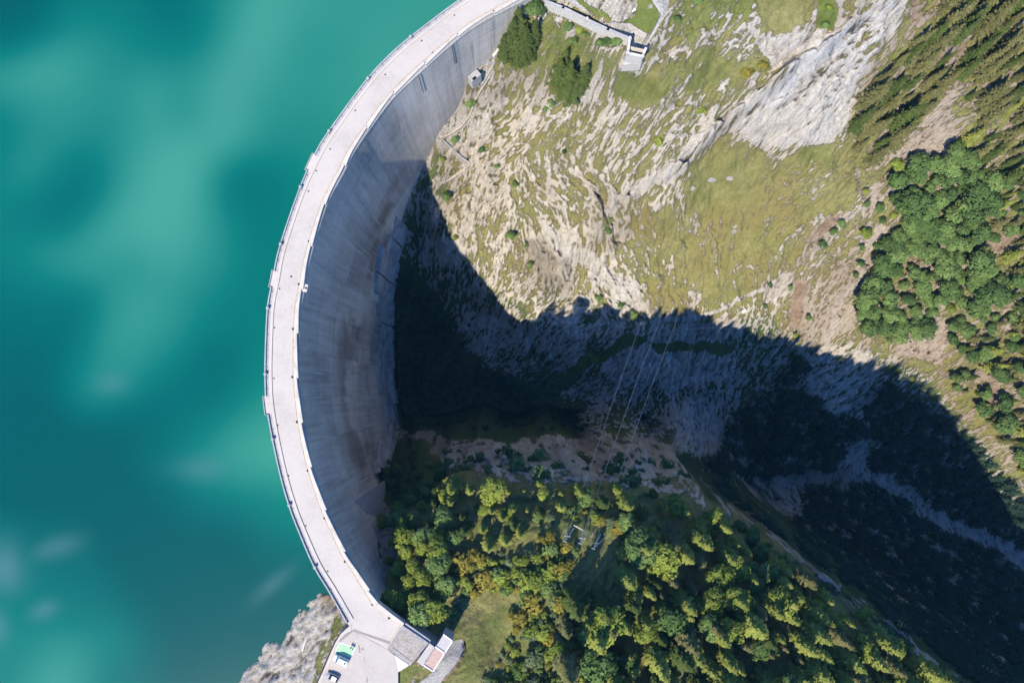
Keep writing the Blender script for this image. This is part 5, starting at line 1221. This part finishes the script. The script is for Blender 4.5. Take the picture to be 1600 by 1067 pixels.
LONE = """spruce dark 800 78 1.5 tall dark fir beside the concrete stair, nearest the dam|spruce dark 812 62 1.3 dark fir behind the tall fir by the concrete stair|spruce dark 822 92 1.6 tall fir with long shadow, middle of the clump by the stair|spruce dark 790 92 1.25 shorter dark fir at the lower edge of the stair clump|spruce dark 830 75 1.2 fir on the right side of the clump by the stair|spruce dark 806 100 1.1 fir at the bottom of the clump by the stair|broad dark 838 32 1.2 rounded dark tree at the top end of the concrete stair
spruce dark 872 128 1.3 fir on the left of the clump under the platform wall|spruce dark 890 148 1.75 largest fir of the clump under the platform wall|spruce dark 906 140 1.35 slim fir on the right of the clump under the platform|spruce dark 878 108 .9 small fir at the top of the clump under the platform
broad green 888 50 .6 small round tree just below the long platform wall|broad bright 903 54 .55 bright yellow-green tree below the long platform wall|broad green 915 60 .5 small green tree right of the bright one below the wall|broad green 893 72 .6 green tree below the bright one under the wall|broad green 935 78 .65 left tree of the row against the stone buttress|broad dark 948 72 .6 middle dark tree of the row against the stone buttress|broad green 962 74 .65 right tree of the row against the stone buttress
broad green 804 292 .62 lone round tree on the pale slope above the dam shadow|broad green 798 372 .95 largest lone tree on the slope, with a dark shadow|broad green 828 415 .6 small tree beside the dark crevice rock|broad bright 712 374 .5 bright treetop standing out of the dam shadow|broad bright 692 252 .45 bright bush at the lower end of the zigzag path|broad green 698 312 .75 round tree on the very edge of the dam shadow|broad dark 880 240 .4 little dark tree on the middle of the pale slope
shrub green 735 165 1.6 green bush beside the upper footpath|shrub green 710 220 1.5 green bush above the zigzag path corner|shrub dark 752 236 1.2 dark bush in the grassy hollow by the path|shrub green 776 262 1.0 small bush beside the dark rock groove|shrub dark 822 382 1.2 dark bush right of the largest lone tree|shrub green 862 164 1.3 left one of two bushes under the fir clump|shrub green 852 172 1.1 lower one of two bushes under the fir clump
broad dark 1054 38 .5 small dark tree right of the gravel path|broad green 1085 10 .7 green tree at the top edge right of the path|shrub bright 1028 222 1.6 olive bush on the ribbed rock above the cliff band|shrub bright 1092 178 1.7 olive bush beside the upper end of the cliff band|shrub amber 1165 118 1.8 amber bush left of the pale gully head|shrub amber 1188 108 1.7 amber bush touching the pale gully head
broad green 1310 352 .7 upper tree of the small clump right of the meadow|broad green 1298 366 .65 lower tree of the small clump right of the meadow|shrub dark 1282 384 1.5 dark bush at the foot of the clump right of the meadow|broad green 1350 322 .6 tree at the top of the pink scree|broad green 1368 328 .75 larger tree at the top of the pink scree|broad dark 1372 348 .6 dark tree in the pink scree|broad dark 1342 388 .5 small tree alone on the striped pink slope|shrub dark 1366 386 1.4 dark bush alone on the striped pink slope|broad green 1334 432 .55 tree at the left edge of the lower thicket
broad green 1231 450 .5 round tree below the meadow rim|shrub dark 1200 446 1.3 small dark bush on the meadow rim|broad green 1258 498 .6 tree on the orange rock just above the shadow|broad bright 1238 524 .5 bright treetop at the shadow edge right of the hut|broad green 1192 480 .5 green tree right of the tiny hut|broad bright 1420 592 .5 bright treetop standing out of the shadow below the scree
shrub green 935 466 1.4 bush on the bank above the left cable|shrub dark 970 478 1.4 dark bush above the left cable end|shrub dark 918 500 1.5 dark bush at the lower tip of the sunny rock|shrub green 990 492 1.7 bright green patch of bush at the cable ends|shrub green 955 345 1.3 bush in the dark cleft left of the meadow|shrub dark 948 362 1.6 dark bush at the bottom of the cleft left of meadow
broad bright 1290 20 .5 green tree in the grassy gully at the top|broad green 1283 46 .5 lower green tree in the grassy gully at the top|broad green 1395 210 .55 green tree among the pale scree right of the gully spruces|spruce dark 1018 905 .8 spruce with grey bare top in the middle of the wood|shrub grey 722 942 1.5 grey-green bush at the left end of the dry lawn|shrub green 708 958 1.6 dark bush left of the dry lawn by the building|spruce dark 655 940 .6 small dark spruce in the shade behind the square roof"""
for t in LONE.replace('\n', '|').split('|'):
    q = t.split(); kind, tone, u, v, sz = q[0], q[1], float(q[2]), float(q[3]), float(q[4]); lab = ' '.join(q[5:])
    tree(kind, tone, hit(u, v), sz, lab, CATN[kind][1])
# distant wood in the shade of the ridge: reads as one dark mass
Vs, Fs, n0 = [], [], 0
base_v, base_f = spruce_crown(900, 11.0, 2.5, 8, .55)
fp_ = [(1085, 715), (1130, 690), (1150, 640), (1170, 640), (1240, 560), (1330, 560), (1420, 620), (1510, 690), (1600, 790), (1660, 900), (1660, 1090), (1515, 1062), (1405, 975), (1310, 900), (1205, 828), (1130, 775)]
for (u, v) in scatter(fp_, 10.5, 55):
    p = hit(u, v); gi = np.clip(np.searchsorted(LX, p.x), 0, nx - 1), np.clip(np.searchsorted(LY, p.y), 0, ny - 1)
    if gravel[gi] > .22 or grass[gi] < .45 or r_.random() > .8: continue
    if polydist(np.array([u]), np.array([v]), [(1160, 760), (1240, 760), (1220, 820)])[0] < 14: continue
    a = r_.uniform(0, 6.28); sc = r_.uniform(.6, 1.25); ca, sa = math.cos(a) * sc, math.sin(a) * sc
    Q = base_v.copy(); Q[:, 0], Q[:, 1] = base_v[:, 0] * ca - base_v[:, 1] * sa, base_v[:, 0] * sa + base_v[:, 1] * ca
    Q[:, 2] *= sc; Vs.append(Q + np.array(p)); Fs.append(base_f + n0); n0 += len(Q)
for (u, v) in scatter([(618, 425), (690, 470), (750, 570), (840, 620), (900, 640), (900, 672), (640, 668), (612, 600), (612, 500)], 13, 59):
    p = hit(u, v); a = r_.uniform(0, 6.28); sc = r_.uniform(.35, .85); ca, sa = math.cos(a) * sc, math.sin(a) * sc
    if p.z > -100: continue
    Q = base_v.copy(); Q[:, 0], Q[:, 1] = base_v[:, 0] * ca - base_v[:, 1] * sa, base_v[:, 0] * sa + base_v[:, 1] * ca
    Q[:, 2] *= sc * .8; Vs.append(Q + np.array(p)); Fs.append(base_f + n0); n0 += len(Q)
for (u, v) in scatter([(1260, 1080), (1500, 1085), (1640, 1150), (1760, 1260), (1500, 1290), (1300, 1240)], 22, 58):  # unseen ridge-top trees, added to cast a jagged shadow edge
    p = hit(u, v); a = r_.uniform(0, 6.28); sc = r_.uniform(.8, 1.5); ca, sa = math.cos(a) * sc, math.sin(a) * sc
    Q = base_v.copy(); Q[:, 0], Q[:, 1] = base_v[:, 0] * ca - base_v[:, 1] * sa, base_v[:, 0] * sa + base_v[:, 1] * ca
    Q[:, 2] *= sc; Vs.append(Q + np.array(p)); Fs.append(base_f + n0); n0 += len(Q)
me = mesh_np('gorge_forest_and_added_ridge_trees', np.concatenate(Vs), np.concatenate(Fs)); me.materials.append(mat_leaf('forest_shade_tint', (.012, .032, .022), (.034, .066, .042), (.072, .115, .068)))  # leaf colour darkened and blued to carry the gorge shade
tag(link('gorge_forest_and_added_ridge_trees', me), 'dense dark forest in the shade of the gorge, with unseen trees on the ridge', 'forest', kind='stuff')

# fallen trunks, driftwood, boulders
def log(u, v, ln, ang, rad, name, label, cat, group=None, mat='deadwood'):
    p = hit(u, v); d = Vector((math.cos(math.radians(ang)), math.sin(math.radians(ang)), 0)); a, c = p - d * ln / 2, p + d * ln / 2
    for q in (a, c): q.z = float(ground(np.array([q.x]), np.array([q.y]))[0]) + rad * .8
    mb = MB(); m_ = (a + c) / 2; m_.z += rad * .2; mb.tube(a - p, m_ - p, rad, rad * .8, 8); mb.tube(m_ - p, c - p, rad * .8, rad * .35, 8)
    for k in range(4):
        t = (k + 1) / 6; b = (a - p).lerp(c - p, t + .1); e = b + Vector((random.uniform(-1, 1), random.uniform(-1, 1), random.uniform(.2, .8))) * ln * .09; mb.tube(b, e, rad * .3, rad * .08, 5)
    o = mb.build(name, M[mat]); o.location = p; tag(o, label, cat, group)
log(1519, 22, 9, 48, .3, 'fallen_trunk', 'pale fallen trunk lying bare among the top right spruces', 'log')
log(1552, 56, 7, 30, .22, 'fallen_trunk', 'thin grey fallen trunk in the top right spruces, below the larger one', 'log')
log(476, 1005, 4.6, 72, .2, 'driftwood', 'long pale driftwood log in the middle of the grey shore', 'driftwood', None, 'wood')
for k, (u, v, a) in enumerate(((505, 925, 70), (488, 972, 20), (445, 1052, 40), (470, 955, 110))):
    log(u, v, 2.4, a, .12, 'driftwood', ['short driftwood stick in the reddish soil below the dam end', 'short stick at the foot of the grassy strip by the car park', 'short stick near the bottom of the grey shore', 'short stick high on the grey shore'][k], 'driftwood')
log(872, 938, 5, 125, .14, 'fallen_trunk', 'thin bare trunk lying in the scrub below the masts', 'log')
log(805, 1006, 9, 42, .13, 'fallen_trunk', 'long thin dark pole lying in the amber scrub', 'log', None, 'bark')
def boulder(u, v, s, seed, label, group=None):
    r = np.random.default_rng(seed); mb = MB(); bmesh.ops.create_icosphere(mb.bm, subdivisions=3, radius=1.0)
    ph = r.uniform(0, 6, 9)
    for w_ in mb.bm.verts:
        c = w_.co; f = 1 + .16 * math.sin(3 * c.x + ph[0]) + .14 * math.sin(4 * c.y + ph[1]) + .12 * math.sin(5 * c.z + ph[2] + 2 * c.x)
        c *= f; c.x = max(min(c.x, .85), -.9); c.z = max(min(c.z, .75), -.7)
        w_.co = Vector((c.x * 1.15, c.y * .85, c.z * .7)) * s
    o = mb.build('boulder', M['boulder']); p = hit(u, v); o.location = p + Vector((0, 0, -s * .1)); o.rotation_euler = (r.uniform(-.2, .2), r.uniform(-.2, .2), r.uniform(0, 6)); tag(o, label, 'boulder', group)
for k, t in enumerate("""1112 280 1.7 largest grey boulder in the meadow below the cliff band|1139 278 1.3 cracked boulder right of the largest one in the meadow|1147 362 1.2 white boulder in mid meadow, lower one of a touching pair|1148 354 1.0 greenish boulder in mid meadow, upper one of a touching pair|1080 294 1.4 boulder at the meadow's upper left corner by the cliff|1257 225 .8 pale stone at the meadow's top near the gully|1267 252 .8 pale stone at the meadow's right rim|1016 11 .7 white stone on the lawn beside the gravel path|915 514 .8 white stone at the tip of the sunny rock by the shade|760 868 .8 white stone in the scrub between dam and masts""".split('|')):
    q = t.split(); boulder(float(q[0]), float(q[1]), float(q[2]), k, ' '.join(q[3:]))

# ------------------------------------------------------------------ thin summer air that veils the deep gorge
mb = MB(); mb.box((0, 0, 20), (1300, 1300, 470))
hm = bpy.data.materials.new('mountain_air'); hm.use_nodes = True; nt = hm.node_tree; nt.nodes.clear()
ho = nt.nodes.new('ShaderNodeOutputMaterial'); hv = nt.nodes.new('ShaderNodeVolumePrincipled')
hv.inputs['Color'].default_value = (.28, .65, 1.0, 1); hv.inputs['Density'].default_value = .00004; hv.inputs['Anisotropy'].default_value = .0
nt.links.new(hv.outputs[0], ho.inputs['Volume'])
hz = mb.build('haze', hm); tag(hz, kind='stuff')
# ------------------------------------------------------------------ camera and daylight
cam = bpy.data.cameras.new('camera'); co = bpy.data.objects.new('camera', cam); COL.objects.link(co)
co.location = (0, 0, H); co.rotation_euler = (TH, 0, 0)
cam.sensor_fit = 'HORIZONTAL'; cam.sensor_width = 36.0; cam.lens = 36.0 * F / 1600.0; cam.clip_end = 3000
SC.camera = co
EL = math.radians(53); AZ = Vector((.47, .883)).normalized()       # sun travels up and to the right across the picture
sd = Vector((AZ.x * math.cos(EL), AZ.y * math.cos(EL), -math.sin(EL)))
ls = bpy.data.lights.new('sun', 'SUN'); ls.energy = 5.0; ls.angle = math.radians(.5); ls.color = (1.0, .92, .78)
so = bpy.data.objects.new('sun', ls); COL.objects.link(so); so.rotation_euler = sd.to_track_quat('-Z', 'Y').to_euler(); so.location = (-80, -100, 300)
w = bpy.data.worlds.new('World'); SC.world = w; w.use_nodes = True; nt = w.node_tree
bg = nt.nodes.get('Background') or nt.nodes.new('ShaderNodeBackground')
sky = nt.nodes.new('ShaderNodeTexSky'); sky.sky_type = 'NISHITA'; sky.sun_disc = False
sky.sun_elevation = EL; sky.sun_rotation = math.atan2(-sd.x, -sd.y); sky.altitude = 1800; sky.air_density = 1.25; sky.dust_density = .135; sky.ozone_density = 4.5
tint = nt.nodes.new('ShaderNodeMix'); tint.data_type = 'RGBA'; tint.blend_type = 'MULTIPLY'; tint.inputs[0].default_value = 1; tint.inputs[7].default_value = (.48, .88, 1.42, 1)
nt.links.new(sky.outputs[0], tint.inputs[6]); nt.links.new(tint.outputs[2], bg.inputs[0]); bg.inputs[1].default_value = .135
vs = SC.view_settings; vs.view_transform = 'Standard'; vs.look = 'None'; vs.gamma = 1; vs.use_curve_mapping = False; vs.exposure = 0.52
SC.cycles.max_bounces = 5; SC.cycles.diffuse_bounces = 3; SC.cycles.caustics_reflective = False; SC.cycles.caustics_refractive = False
